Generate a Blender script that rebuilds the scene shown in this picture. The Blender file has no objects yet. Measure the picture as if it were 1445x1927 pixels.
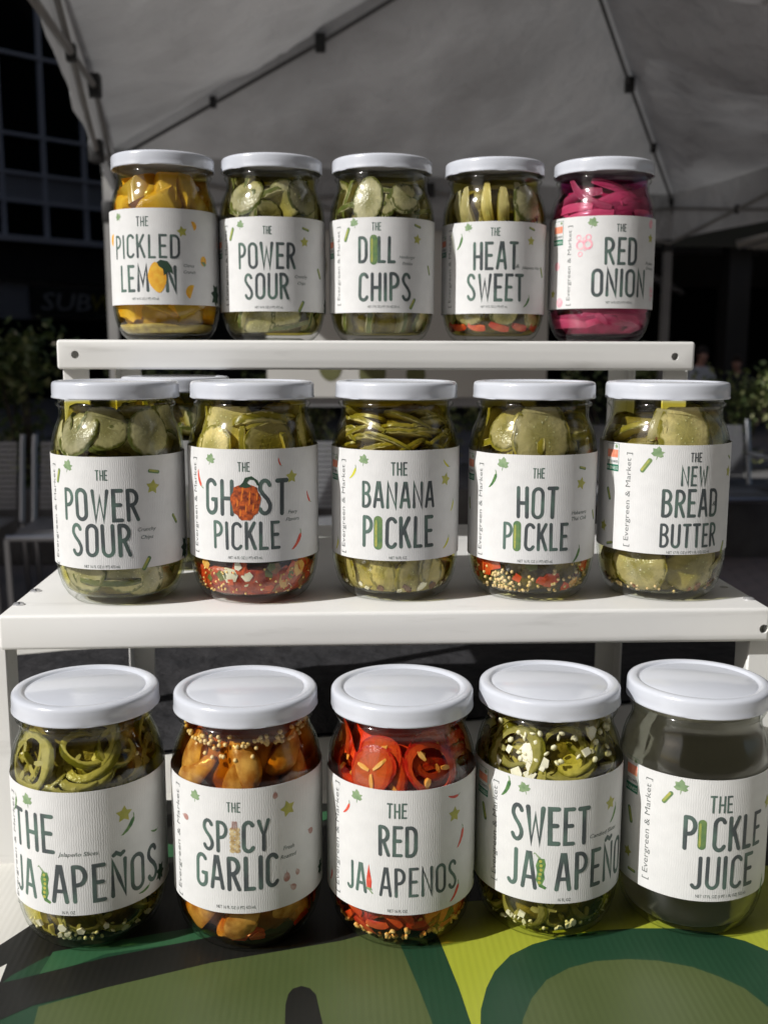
import bpy, bmesh, math, random
from math import sin, cos, pi, radians, sqrt
from mathutils import Vector, Matrix, Euler, noise

# ------------------------------------------------------------------ camera, world, sun, exposure
S = bpy.context.scene
COL = S.collection
CAM_Z = 1.30
F_PX, PITCH, YAW, ROLL = 1922.0, radians(9.09), radians(2.91), radians(0.18)
cam_d = bpy.data.cameras.new('camera')
cam = bpy.data.objects.new('camera', cam_d); COL.objects.link(cam)
cam_d.sensor_fit = 'VERTICAL'; cam_d.sensor_height = 36.0
cam_d.lens = 36.0 * F_PX / 1927.0
cam_d.clip_start = 0.02; cam_d.clip_end = 600
cam_d.dof.use_dof = True; cam_d.dof.focus_distance = 0.56; cam_d.dof.aperture_fstop = 12.5
fw = Vector((sin(YAW) * cos(PITCH), cos(YAW) * cos(PITCH), -sin(PITCH)))
rt0 = Vector((cos(YAW), -sin(YAW), 0)); up0 = rt0.cross(fw)
rt = cos(ROLL) * rt0 + sin(ROLL) * up0; up = -sin(ROLL) * rt0 + cos(ROLL) * up0
cam.matrix_world = Matrix(((rt.x, up.x, -fw.x, 0), (rt.y, up.y, -fw.y, 0), (rt.z, up.z, -fw.z, CAM_Z), (0, 0, 0, 1)))
S.camera = cam

SUN_EL, SUN_AZ = radians(38), radians(63)          # travel direction: 63 deg from +Y towards +X
trav = Vector((cos(SUN_EL) * sin(SUN_AZ), cos(SUN_EL) * cos(SUN_AZ), -sin(SUN_EL)))
sun_d = bpy.data.lights.new('sun', 'SUN'); sun_d.energy = 4.1; sun_d.angle = radians(0.5); sun_d.color = (1.0, 0.985, 0.965)
sun = bpy.data.objects.new('sun', sun_d); COL.objects.link(sun)
sun.rotation_euler = trav.to_track_quat('-Z', 'Y').to_euler()
world = bpy.data.worlds.new('World'); S.world = world; world.use_nodes = True
wn = world.node_tree.nodes; wl = world.node_tree.links
sky = wn.new('ShaderNodeTexSky'); sky.sky_type = 'NISHITA'; sky.sun_disc = False
sky.air_density = 0.8; sky.dust_density = 2.5; sky.ozone_density = 0.5
sky.sun_elevation = SUN_EL; sky.sun_rotation = math.atan2(-trav.x, -trav.y) % (2 * pi)
bg = wn['Background']; wl.new(sky.outputs[0], bg.inputs[0]); bg.inputs[1].default_value = 0.062
S.view_settings.view_transform = 'Standard'; S.view_settings.look = 'None'
S.view_settings.gamma = 1; S.view_settings.use_curve_mapping = False
S.view_settings.exposure = 0.08
cy = S.cycles
cy.use_denoising = True
cy.max_bounces = 10; cy.diffuse_bounces = 3; cy.glossy_bounces = 3; cy.transmission_bounces = 8
cy.transparent_max_bounces = 32; cy.volume_bounces = 0
cy.caustics_reflective = False; cy.caustics_refractive = False
cy.sample_clamp_indirect = 6.0

# ------------------------------------------------------------------ helpers
def tag(o, label=None, cat=None, group=None, kind=None):
    if label: o['label'] = label
    if cat: o['category'] = cat
    if group: o['group'] = group
    if kind: o['kind'] = kind
    return o

def empty(name, loc=(0, 0, 0), rz=0, parent=None):
    o = bpy.data.objects.new(name, None); COL.objects.link(o)
    o.location = loc; o.rotation_euler = (0, 0, rz); o.empty_display_size = 0.05
    if parent: o.parent = parent
    return o

def link(name, me, parent=None, loc=None, mats=None):
    o = bpy.data.objects.new(name, me); COL.objects.link(o)
    if parent: o.parent = parent
    if loc is not None: o.location = loc
    if mats is not None and not len(me.materials):
        for m in (mats if isinstance(mats, (list, tuple)) else [mats]): me.materials.append(m)
    return o

class MB:
    """collects geometry for one mesh"""
    def __init__(s): s.v = []; s.f = []; s.m = []; s.uv = None
    def add(s, v, f, m=0):
        n = len(s.v); s.v += [tuple(p) for p in v]; s.f += [tuple(i + n for i in q) for q in f]
        s.m += ([m] * len(f)) if isinstance(m, int) else list(m)
        return s
    def box(s, a, b, m=0, M=None):
        x0, y0, z0 = a; x1, y1, z1 = b
        v = [(x0, y0, z0), (x1, y0, z0), (x1, y1, z0), (x0, y1, z0), (x0, y0, z1), (x1, y0, z1), (x1, y1, z1), (x0, y1, z1)]
        if M: v = [M @ Vector(p) for p in v]
        return s.add(v, [(0, 3, 2, 1), (4, 5, 6, 7), (0, 1, 5, 4), (1, 2, 6, 5), (2, 3, 7, 6), (3, 0, 4, 7)], m)
    def tube(s, pts, r, n=8, m=0, caps=True):
        pts = [Vector(p) for p in pts]; N = len(pts)
        rr = r if isinstance(r, (list, tuple)) else [r] * N
        rings = []; ref = None
        for i, p in enumerate(pts):
            t = (pts[min(i + 1, N - 1)] - pts[max(i - 1, 0)]).normalized()
            if ref is None: ref = t.orthogonal().normalized()
            a = (ref - t * ref.dot(t)).normalized(); ref = a; b = t.cross(a)
            rings.append([p + rr[i] * (cos(2 * pi * k / n) * a + sin(2 * pi * k / n) * b) for k in range(n)])
        v = [q for R in rings for q in R]; f = []
        for i in range(N - 1):
            for k in range(n):
                f.append((i * n + k, i * n + (k + 1) % n, (i + 1) * n + (k + 1) % n, (i + 1) * n + k))
        if caps: f.append(tuple(range(n))[::-1]); f.append(tuple((N - 1) * n + k for k in range(n)))
        return s.add(v, f, m)
    def lathe(s, prof, n=64, m=0, mod=None, close=False):
        """prof: list of (r,z); r==0 ends become a pole"""
        idx = []; v = []; f = []
        for j, (r, z) in enumerate(prof):
            if r <= 1e-9: idx.append([len(v)]); v.append((0, 0, z))
            else:
                row = []
                for k in range(n):
                    a = 2 * pi * k / n; q = r if mod is None else mod(r, z, a, j)
                    row.append(len(v)); v.append((q * cos(a), q * sin(a), z))
                idx.append(row)
        for A, B in zip(idx[:-1], idx[1:]):
            for k in range(n):
                k2 = (k + 1) % n
                if len(A) == 1 and len(B) > 1: f.append((A[0], B[k2], B[k]))
                elif len(B) == 1 and len(A) > 1: f.append((A[k], A[k2], B[0]))
                elif len(A) > 1: f.append((A[k], A[k2], B[k2], B[k]))
        return s.add(v, f, m)
    def ball(s, c, r, m=0, n=6, sq=(1, 1, 1), M=None):
        v = [(0, 0, 1)]; 
        rows = max(3, n // 2)
        for i in range(1, rows):
            a = pi * i / rows
            for k in range(n): v.append((sin(a) * cos(2 * pi * k / n), sin(a) * sin(2 * pi * k / n), cos(a)))
        v.append((0, 0, -1)); L = len(v) - 1; f = []
        for k in range(n): f.append((0, 1 + k, 1 + (k + 1) % n)); f.append((L, L - n + (k + 1) % n, L - n + k))
        for i in range(rows - 2):
            for k in range(n):
                a = 1 + i * n + k; b = 1 + i * n + (k + 1) % n; f.append((a, a + n, b + n, b))
        w = []
        for p in v:
            q = Vector((p[0] * r * sq[0], p[1] * r * sq[1], p[2] * r * sq[2]))
            if M: q = M @ q
            w.append((q[0] + c[0], q[1] + c[1], q[2] + c[2]))
        return s.add(w, f, m)
    def mesh(s, name, smooth=False, angle=None):
        me = bpy.data.meshes.new(name); me.from_pydata(s.v, [], s.f)
        if any(s.m): me.polygons.foreach_set('material_index', s.m)
        if smooth: me.polygons.foreach_set('use_smooth', [True] * len(s.f))
        if s.uv:
            L = me.uv_layers.new(name='flat')
            for lp in me.loops: L.data[lp.index].uv = s.uv[lp.vertex_index]
        me.update()
        if smooth and angle: me.set_sharp_from_angle(angle=radians(angle))
        return me
    def build(s, name, mats, parent=None, smooth=False, angle=None, loc=None):
        return link(name, s.mesh(name, smooth, angle), parent, loc, mats)

def finish(o, bevel=0, seg=2, cut=None):
    """bake a bevel and boolean cutters into the mesh of o"""
    if cut is not None:
        c = bpy.data.objects.new('cutter', cut); COL.objects.link(c); c.parent = o.parent; c.location = o.location
        md = o.modifiers.new('b', 'BOOLEAN'); md.object = c; md.operation = 'DIFFERENCE'; md.solver = 'EXACT'
    if bevel:
        md = o.modifiers.new('v', 'BEVEL'); md.width = bevel; md.segments = seg; md.limit_method = 'ANGLE'; md.angle_limit = radians(50)
    dg = bpy.context.evaluated_depsgraph_get(); dg.update()
    me = bpy.data.meshes.new_from_object(o.evaluated_get(dg), depsgraph=dg)
    o.modifiers.clear(); me.name = o.name; o.data = me
    me.polygons.foreach_set('use_smooth', [True] * len(me.polygons)); me.set_sharp_from_angle(angle=radians(40))
    if cut is not None: bpy.data.objects.remove(c)
    return o

# ------------------------------------------------------------------ materials
def lin(r, g, b):
    f = lambda c: (c / 255 / 12.92) if c / 255 <= 0.04045 else ((c / 255 + 0.055) / 1.055) ** 2.4
    return (f(r), f(g), f(b), 1)

def newmat(name):
    m = bpy.data.materials.new(name); m.use_nodes = True
    nt = m.node_tree; return m, nt, nt.nodes['Principled BSDF'], nt.nodes['Material Output']

def N(nt, t, **k):
    n = nt.nodes.new(t)
    for a, b in k.items(): setattr(n, a, b)
    return n

def mat(name, c1, c2=None, rough=0.5, spec=0.5, metal=0, scale=5, bump=0, bscale=None, dist=0.001, detail=4, coat=0, mixlo=0.35, mixhi=0.65, coords='Object', trans=0):
    m, nt, p, out = newmat(name)
    p.inputs['Roughness'].default_value = rough; p.inputs['Metallic'].default_value = metal
    p.inputs['Specular IOR Level'].default_value = spec; p.inputs['Coat Weight'].default_value = coat
    p.inputs['Base Color'].default_value = (*c1[:3], 1)
    tc = N(nt, 'ShaderNodeTexCoord')
    if c2 is not None:
        nz = N(nt, 'ShaderNodeTexNoise'); nz.inputs['Scale'].default_value = scale; nz.inputs['Detail'].default_value = detail
        nt.links.new(tc.outputs[coords], nz.inputs['Vector'])
        rp = N(nt, 'ShaderNodeValToRGB'); rp.color_ramp.elements[0].position = mixlo; rp.color_ramp.elements[1].position = mixhi
        rp.color_ramp.elements[0].color = (*c1[:3], 1); rp.color_ramp.elements[1].color = (*c2[:3], 1)
        nt.links.new(nz.outputs['Fac'], rp.inputs['Fac']); nt.links.new(rp.outputs['Color'], p.inputs['Base Color'])
    if bump:
        nb = N(nt, 'ShaderNodeTexNoise'); nb.inputs['Scale'].default_value = bscale or scale * 4; nb.inputs['Detail'].default_value = 4
        nt.links.new(tc.outputs[coords], nb.inputs['Vector'])
        bp = N(nt, 'ShaderNodeBump'); bp.inputs['Strength'].default_value = bump; bp.inputs['Distance'].default_value = dist
        nt.links.new(nb.outputs['Fac'], bp.inputs['Height']); nt.links.new(bp.outputs['Normal'], p.inputs['Normal'])
    if trans:
        tr = N(nt, 'ShaderNodeBsdfTranslucent'); tr.inputs['Color'].default_value = (*c1[:3], 1)
        if c2 is not None: nt.links.new(rp.outputs['Color'], tr.inputs['Color'])
        mx = N(nt, 'ShaderNodeMixShader'); mx.inputs[0].default_value = trans
        nt.links.new(p.outputs[0], mx.inputs[1]); nt.links.new(tr.outputs[0], mx.inputs[2]); nt.links.new(mx.outputs[0], out.inputs[0])
    return m

def mat_glass():
    m, nt, p, out = newmat('jar_glass'); nt.nodes.remove(p)
    tr = N(nt, 'ShaderNodeBsdfTransparent'); gl = N(nt, 'ShaderNodeBsdfGlossy'); gl.inputs['Roughness'].default_value = 0.085
    lw = N(nt, 'ShaderNodeLayerWeight'); lw.inputs['Blend'].default_value = 0.5
    rp = N(nt, 'ShaderNodeValToRGB'); e = rp.color_ramp.elements
    e[0].position = 0.72; e[0].color = (0.985, 0.99, 0.98, 1); e[1].position = 1.0; e[1].color = (0.68, 0.72, 0.66, 1)
    nt.links.new(lw.outputs['Facing'], rp.inputs['Fac']); nt.links.new(rp.outputs['Color'], tr.inputs['Color'])
    pw = N(nt, 'ShaderNodeMath', operation='POWER'); pw.inputs[1].default_value = 4.5; nt.links.new(lw.outputs['Facing'], pw.inputs[0])
    fr = N(nt, 'ShaderNodeMath', operation='MULTIPLY_ADD'); fr.inputs[1].default_value = 0.55; fr.inputs[2].default_value = 0.035; nt.links.new(pw.outputs[0], fr.inputs[0])
    tc = N(nt, 'ShaderNodeTexCoord'); nz = N(nt, 'ShaderNodeTexNoise'); nz.inputs['Scale'].default_value = 55; nz.inputs['Detail'].default_value = 1
    nt.links.new(tc.outputs['Object'], nz.inputs['Vector'])
    bp = N(nt, 'ShaderNodeBump'); bp.inputs['Strength'].default_value = 0.25; bp.inputs['Distance'].default_value = 0.002
    nt.links.new(nz.outputs['Fac'], bp.inputs['Height']); nt.links.new(bp.outputs['Normal'], gl.inputs['Normal'])
    mx = N(nt, 'ShaderNodeMixShader'); nt.links.new(fr.outputs[0], mx.inputs[0]); nt.links.new(tr.outputs[0], mx.inputs[1]); nt.links.new(gl.outputs[0], mx.inputs[2])
    nt.links.new(mx.outputs[0], out.inputs[0]); return m

def mat_brine(name, sig):
    """clear liquid: straight-through surface, absorbing volume; sig = absorption per metre (r,g,b)"""
    m, nt, p, out = newmat(name); nt.nodes.remove(p)
    tr = N(nt, 'ShaderNodeBsdfTransparent'); nt.links.new(tr.outputs[0], out.inputs['Surface'])
    d = max(sig) * 1.02; va = N(nt, 'ShaderNodeVolumeAbsorption'); va.inputs['Density'].default_value = d
    va.inputs['Color'].default_value = tuple(1 - s / d for s in sig) + (1,)
    nt.links.new(va.outputs[0], out.inputs['Volume']); m.cycles.homogeneous_volume = True
    return m

def mat_juice():
    m, nt, p, out = newmat('clear_brine_refracting'); nt.nodes.remove(p)
    g = N(nt, 'ShaderNodeBsdfGlass'); g.inputs['IOR'].default_value = 1.36; g.inputs['Roughness'].default_value = 0.0
    g.inputs['Color'].default_value = (0.95, 0.95, 0.88, 1)
    tl = N(nt, 'ShaderNodeBsdfTranslucent'); tl.inputs['Color'].default_value = (0.74, 0.71, 0.60, 1)      # cloudy
    mx = N(nt, 'ShaderNodeMixShader'); mx.inputs[0].default_value = 0.55
    nt.links.new(g.outputs[0], mx.inputs[1]); nt.links.new(tl.outputs[0], mx.inputs[2]); nt.links.new(mx.outputs[0], out.inputs['Surface'])
    return m

def mat_flesh(name, core, mid, rim, seeds=0.5, trans=0.42, rough=0.22, seedcol=None):
    """a cut slice: colour runs from the core to the rim in the slice's own flat coordinates"""
    m, nt, p, out = newmat(name); L = nt.links.new
    uv = N(nt, 'ShaderNodeUVMap'); uv.uv_map = 'flat'
    ln = N(nt, 'ShaderNodeVectorMath', operation='LENGTH'); L(uv.outputs[0], ln.inputs[0])
    nz = N(nt, 'ShaderNodeTexNoise'); nz.inputs['Scale'].default_value = 3.0; L(uv.outputs[0], nz.inputs['Vector'])
    oi = N(nt, 'ShaderNodeObjectInfo')
    ad = N(nt, 'ShaderNodeMath', operation='MULTIPLY_ADD'); ad.inputs[1].default_value = 0.35; ad.inputs[2].default_value = -0.175
    L(nz.outputs['Fac'], ad.inputs[0]); a2 = N(nt, 'ShaderNodeMath', operation='ADD'); L(ln.outputs['Value'], a2.inputs[0]); L(ad.outputs[0], a2.inputs[1])
    rp = N(nt, 'ShaderNodeValToRGB'); e = rp.color_ramp.elements
    e[0].position = 0.30; e[0].color = (*core[:3], 1); e[1].position = 0.97; e[1].color = (*rim[:3], 1)
    q = e.new(0.62); q.color = (*mid[:3], 1); q = e.new(0.86); q.color = (*mid[:3], 1)
    L(a2.outputs[0], rp.inputs['Fac'])
    sp = N(nt, 'ShaderNodeSeparateXYZ'); L(uv.outputs[0], sp.inputs[0])
    at = N(nt, 'ShaderNodeMath', operation='ARCTAN2'); L(sp.outputs['Y'], at.inputs[0]); L(sp.outputs['X'], at.inputs[1])
    cb = N(nt, 'ShaderNodeCombineXYZ'); L(at.outputs[0], cb.inputs['X']); rs = N(nt, 'ShaderNodeMath', operation='MULTIPLY'); rs.inputs[1].default_value = 0.5; L(ln.outputs['Value'], rs.inputs[0]); L(rs.outputs[0], cb.inputs['Y']); L(oi.outputs['Random'], cb.inputs['Z'])
    fb = N(nt, 'ShaderNodeTexNoise'); fb.inputs['Scale'].default_value = 4.5; fb.inputs['Detail'].default_value = 3; L(cb.outputs[0], fb.inputs['Vector'])
    fm = N(nt, 'ShaderNodeMapRange'); fm.inputs[1].default_value = .35; fm.inputs[2].default_value = .68; fm.inputs[3].default_value = .88; fm.inputs[4].default_value = 1.06; L(fb.outputs[0], fm.inputs[0])
    vo = N(nt, 'ShaderNodeTexVoronoi'); vo.inputs['Scale'].default_value = 6.5; L(uv.outputs[0], vo.inputs['Vector'])
    sr = N(nt, 'ShaderNodeValToRGB'); sr.color_ramp.elements[0].position = 0.14; sr.color_ramp.elements[0].color = (1, 1, 1, 1)
    sr.color_ramp.elements[1].position = 0.24; sr.color_ramp.elements[1].color = (0, 0, 0, 1); L(vo.outputs['Distance'], sr.inputs['Fac'])
    lm = N(nt, 'ShaderNodeMath', operation='LESS_THAN'); lm.inputs[1].default_value = 0.6; L(ln.outputs['Value'], lm.inputs[0])
    mm = N(nt, 'ShaderNodeMath', operation='MULTIPLY'); L(sr.outputs[0], mm.inputs[0]); L(lm.outputs[0], mm.inputs[1])
    m3 = N(nt, 'ShaderNodeMath', operation='MULTIPLY'); L(mm.outputs[0], m3.inputs[0]); m3.inputs[1].default_value = seeds
    mx = N(nt, 'ShaderNodeMix', data_type='RGBA'); L(m3.outputs[0], mx.inputs[0]); L(rp.outputs[0], mx.inputs[6])
    sc = seedcol or tuple(min(1, c * 1.5) for c in mid[:3]); mx.inputs[7].default_value = (*sc[:3], 1)
    # each slice a little lighter or darker
    hv = N(nt, 'ShaderNodeHueSaturation'); mr = N(nt, 'ShaderNodeMapRange'); mr.inputs[3].default_value = 0.62; mr.inputs[4].default_value = 1.25
    L(oi.outputs['Random'], mr.inputs[0]); vm = N(nt, 'ShaderNodeMath', operation='MULTIPLY'); L(mr.outputs[0], vm.inputs[0]); L(fm.outputs[0], vm.inputs[1]); L(vm.outputs[0], hv.inputs['Value']); L(mx.outputs[2], hv.inputs['Color'])
    L(hv.outputs[0], p.inputs['Base Color']); p.inputs['Roughness'].default_value = rough; p.inputs['Specular IOR Level'].default_value = 0.35
    bp = N(nt, 'ShaderNodeBump'); bp.inputs['Strength'].default_value = 0.5; bp.inputs['Distance'].default_value = 0.0008
    n2 = N(nt, 'ShaderNodeTexNoise'); n2.inputs['Scale'].default_value = 7; L(uv.outputs[0], n2.inputs['Vector'])
    a3 = N(nt, 'ShaderNodeMath', operation='ADD'); L(n2.outputs['Fac'], a3.inputs[0]); L(m3.outputs[0], a3.inputs[1])
    L(a3.outputs[0], bp.inputs['Height']); L(bp.outputs[0], p.inputs['Normal'])
    tr = N(nt, 'ShaderNodeBsdfTranslucent'); L(hv.outputs[0], tr.inputs['Color'])
    ms = N(nt, 'ShaderNodeMixShader'); ms.inputs[0].default_value = trans
    L(p.outputs[0], ms.inputs[1]); L(tr.outputs[0], ms.inputs[2]); L(ms.outputs[0], out.inputs[0])
    return m

def mat_label():
    m, nt, p, out = newmat('label_paper'); L = nt.links.new
    p.inputs['Roughness'].default_value = 0.6; p.inputs['Specular IOR Level'].default_value = 0.25
    uv = N(nt, 'ShaderNodeUVMap'); uv.uv_map = 'flat'       # u, v in mm
    nz = N(nt, 'ShaderNodeTexNoise'); nz.inputs['Scale'].default_value = 0.12; nz.inputs['Detail'].default_value = 5; L(uv.outputs[0], nz.inputs['Vector'])
    rp = N(nt, 'ShaderNodeValToRGB'); e = rp.color_ramp.elements
    e[0].position = 0.3; e[0].color = (0.69, 0.69, 0.68, 1); e[1].position = 0.7; e[1].color = (0.74, 0.74, 0.73, 1)
    L(nz.outputs[0], rp.inputs[0]); L(rp.outputs[0], p.inputs['Base Color'])
    # laid paper: vertical ribs, broken by cross grain
    sx = N(nt, 'ShaderNodeSeparateXYZ'); L(uv.outputs[0], sx.inputs[0])
    wob = N(nt, 'ShaderNodeTexNoise'); wob.inputs['Scale'].default_value = 0.35; L(uv.outputs[0], wob.inputs['Vector'])
    a = N(nt, 'ShaderNodeMath', operation='MULTIPLY_ADD'); L(wob.outputs[0], a.inputs[0]); a.inputs[1].default_value = 1.6; L(sx.outputs['X'], a.inputs[2])
    b = N(nt, 'ShaderNodeMath', operation='MULTIPLY'); L(a.outputs[0], b.inputs[0]); b.inputs[1].default_value = 2 * pi / 1.15
    s = N(nt, 'ShaderNodeMath', operation='SINE'); L(b.outputs[0], s.inputs[0])
    mp = N(nt, 'ShaderNodeMapping'); mp.inputs['Scale'].default_value = (0.9, 2.2, 1); L(uv.outputs[0], mp.inputs[0])
    cr = N(nt, 'ShaderNodeTexNoise'); cr.inputs['Scale'].default_value = 1.0; cr.inputs['Detail'].default_value = 3; L(mp.outputs[0], cr.inputs['Vector'])
    h = N(nt, 'ShaderNodeMath', operation='MULTIPLY_ADD'); L(cr.outputs[0], h.inputs[0]); h.inputs[1].default_value = 1.6; L(s.outputs[0], h.inputs[2])
    bp = N(nt, 'ShaderNodeBump'); bp.inputs['Strength'].default_value = 0.5; bp.inputs['Distance'].default_value = 0.00005
    L(h.outputs[0], bp.inputs['Height']); L(bp.outputs[0], p.inputs['Normal'])
    return m

M = {}
M['glass'] = mat_glass(); M['label'] = mat_label(); M['juice'] = mat_juice()
M['lid'] = mat('lid_white_enamel', (0.58, 0.605, 0.665), (0.60, 0.625, 0.68), rough=0.2, spec=0.5, scale=30, coat=0.3, bump=0.05, bscale=60)  # faint blue of the reflected sky is put into the white enamel colour
M['lid_in'] = mat('lid_seal', (0.35, 0.35, 0.36), rough=0.5)
M['shelf'] = mat('white_powder_coat', (0.74, 0.735, 0.71), (0.78, 0.775, 0.75), rough=0.38, spec=0.4, scale=9, bump=0.06, bscale=700, dist=0.0004)
_m = M['shelf'].node_tree; _p = _m.nodes['Principled BSDF']; _s = _p.inputs['Base Color'].links[0].from_socket      # faint scuffs and specks
_t = N(_m, 'ShaderNodeTexCoord'); _mp = N(_m, 'ShaderNodeMapping'); _mp.inputs['Scale'].default_value = (14, 90, 90); _mp.inputs['Rotation'].default_value = (0, .7, .5); _m.links.new(_t.outputs['Object'], _mp.inputs[0])
_n = N(_m, 'ShaderNodeTexNoise'); _n.inputs['Scale'].default_value = 1.2; _n.inputs['Detail'].default_value = 9; _m.links.new(_mp.outputs[0], _n.inputs['Vector'])
_r = N(_m, 'ShaderNodeMapRange'); _r.inputs[1].default_value = .60; _r.inputs[2].default_value = .80; _r.inputs[4].default_value = .5; _m.links.new(_n.outputs[0], _r.inputs[0])
_x = N(_m, 'ShaderNodeMix', data_type='RGBA'); _x.inputs[7].default_value = (.45, .44, .41, 1); _m.links.new(_r.outputs[0], _x.inputs[0]); _m.links.new(_s, _x.inputs[6]); _m.links.new(_x.outputs[2], _p.inputs['Base Color'])
M['screw'] = mat('bright_screw_metal', (0.70, 0.70, 0.71), rough=0.34, metal=0.75)
M['ink'] = mat('title_ink', lin(76, 82, 84), lin(94, 116, 106), rough=0.55, spec=0.25, scale=55, mixlo=0.42, mixhi=0.6)
M['ink_small'] = mat('small_ink', lin(78, 84, 84), lin(84, 104, 96), rough=0.6, spec=0.2, scale=200)
M['ink_grey'] = mat('side_ink', lin(112, 116, 114), rough=0.6, spec=0.2)
M['leafg'] = mat('printed_leaf_green', lin(112, 142, 100), lin(146, 168, 128), rough=0.6, scale=300)
M['dleafg'] = mat('printed_dark_leaf', lin(34, 60, 44), lin(48, 78, 56), rough=0.6, scale=80)
M['star'] = mat('printed_flower_yellow', lin(186, 182, 84), lin(164, 166, 78), rough=0.6, scale=300)
M['pickg'] = mat('printed_pickle_green', lin(84, 118, 80), lin(112, 138, 82), rough=0.6, scale=250)
M['picky'] = mat('printed_pickle_yellow', lin(176, 174, 84), lin(140, 156, 84), rough=0.6, scale=500)
M['gpep'] = mat('printed_pepper_green', lin(60, 104, 62), lin(112, 150, 84), rough=0.6, scale=400)
M['ypep'] = mat('printed_pepper_yellow', lin(216, 208, 60), lin(190, 196, 60), rough=0.6, scale=300)
M['red'] = mat('printed_chili_red', lin(206, 66, 52), lin(222, 100, 76), rough=0.6, scale=300)
M['orange'] = mat('printed_lemon_orange', lin(232, 164, 44), lin(240, 190, 60), rough=0.6, scale=300)
M['ghost'] = mat('printed_ghost_pepper', lin(206, 96, 32), lin(112, 44, 22), rough=0.6, scale=420, detail=6)
M['ghost2'] = mat('printed_ghost_pepper_light', lin(222, 122, 38), rough=0.6)
M['pink'] = mat('printed_onion_pink', lin(236, 150, 168), lin(244, 196, 200), rough=0.6, scale=300)
M['garl'] = mat('printed_garlic', lin(196, 172, 164), lin(168, 120, 110), rough=0.6, scale=300)
M['braid'] = mat('printed_garlic_braid', lin(222, 204, 158), lin(170, 140, 92), rough=0.6, scale=600)
M['badge_w'] = mat('badge_white', lin(226, 222, 214), rough=0.6)
M['badge_o'] = mat('badge_coral', lin(232, 132, 104), lin(240, 160, 130), rough=0.6, scale=400)
M['badge_g'] = mat('badge_green', lin(30, 116, 88), rough=0.6)
M['paper_ink'] = mat('badge_print_white', lin(228, 236, 228), rough=0.6)

# brines, absorption per metre
M['br_green'] = mat_brine('olive_brine', (5, 9.5, 62))
M['br_dark'] = mat_brine('dark_olive_brine', (7, 14, 90))
M['br_pale'] = mat_brine('pale_brine', (3, 6, 40))
M['br_gold'] = mat_brine('golden_brine', (1, 8, 60))
M['br_amber'] = mat_brine('amber_brine', (6, 44, 190))
M['br_red'] = mat_brine('red_brine', (1, 40, 90))
M['br_pink'] = mat_brine('magenta_brine', (22, 120, 50))
# solids
M['cuke'] = mat_flesh('cucumber_flesh', (0.48, 0.45, 0.22), (0.76, 0.71, 0.43), (0.20, 0.21, 0.05), 0.7)
M['cuke_skin'] = mat('cucumber_skin', (0.10, 0.13, 0.025), (0.20, 0.22, 0.05), rough=0.35, scale=120, trans=0.2)
M['cukey'] = mat_flesh('ripe_cucumber_flesh', (0.54, 0.48, 0.17), (0.82, 0.72, 0.34), (0.28, 0.25, 0.04), 0.8)
M['cukey_skin'] = mat('ripe_cucumber_skin', (0.24, 0.21, 0.02), (0.40, 0.32, 0.03), rough=0.35, scale=120, trans=0.25)
M['jal'] = mat_flesh('jalapeno_flesh', (0.66, 0.60, 0.22), (0.62, 0.56, 0.16), (0.24, 0.22, 0.03), 0.0)
M['jal_skin'] = mat('jalapeno_skin', (0.11, 0.11, 0.010), (0.21, 0.19, 0.018), rough=0.22, scale=90, trans=0.25)
M['rjal'] = mat_flesh('red_jalapeno_flesh', (0.80, 0.16, 0.03), (0.80, 0.10, 0.02), (0.60, 0.02, 0.01), 0.0)
M['rjal_skin'] = mat('red_jalapeno_skin', (0.55, 0.015, 0.008), (0.68, 0.05, 0.015), rough=0.2, scale=80, trans=0.25)
M['pith'] = mat('pepper_pith_orange', (0.90, 0.42, 0.06), (0.95, 0.60, 0.18), rough=0.4, scale=200, trans=0.2)
M['lemon'] = mat_flesh('lemon_flesh', (0.98, 0.66, 0.09), (0.98, 0.60, 0.06), (0.98, 0.50, 0.02), 0.0, trans=0.35)
M['lemon_skin'] = mat('lemon_rind', (0.96, 0.44, 0.01), (0.97, 0.54, 0.02), rough=0.35, scale=60, bump=0.3, bscale=700, trans=0.2)
M['onion'] = mat_flesh('pickled_onion_flesh', (0.62, 0.07, 0.17), (0.70, 0.13, 0.24), (0.40, 0.01, 0.07), 0.0, trans=0.35)
M['onion_skin'] = mat('pickled_onion_skin', (0.42, 0.015, 0.08), (0.62, 0.08, 0.18), rough=0.25, scale=90, trans=0.3)
M['clove'] = mat('pickled_garlic_clove', (0.40, 0.15, 0.03), (0.82, 0.50, 0.17), rough=0.25, scale=110, bump=0.3, bscale=300, trans=0.2)
M['mustard'] = mat('mustard_seed', (0.78, 0.56, 0.26), (0.86, 0.68, 0.38), rough=0.45, scale=300)
M['pseed'] = mat('pale_pepper_seed', (0.82, 0.76, 0.50), (0.88, 0.84, 0.62), rough=0.4, scale=300)
M['oseed'] = mat('orange_pepper_seed', (0.90, 0.58, 0.16), (0.92, 0.68, 0.28), rough=0.4, scale=300)
M['white_bit'] = mat('minced_garlic', (0.86, 0.82, 0.68), (0.90, 0.86, 0.74), rough=0.5, scale=300)
M['redbit'] = mat('red_chili_piece', (0.62, 0.03, 0.01), (0.78, 0.14, 0.03), rough=0.3, scale=150, trans=0.2)
M['brownbit'] = mat('brown_spice', (0.16, 0.06, 0.02), (0.34, 0.15, 0.05), rough=0.5, scale=200)
M['redmash'] = mat('red_pepper_mash', (0.26, 0.012, 0.004), (0.52, 0.07, 0.015), rough=0.35, scale=220, bump=0.5, bscale=260, dist=0.002)
M['sediment'] = mat('pale_sediment', (0.44, 0.34, 0.07), (0.26, 0.18, 0.03), rough=0.7, scale=220, bump=0.5, bscale=600)
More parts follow.
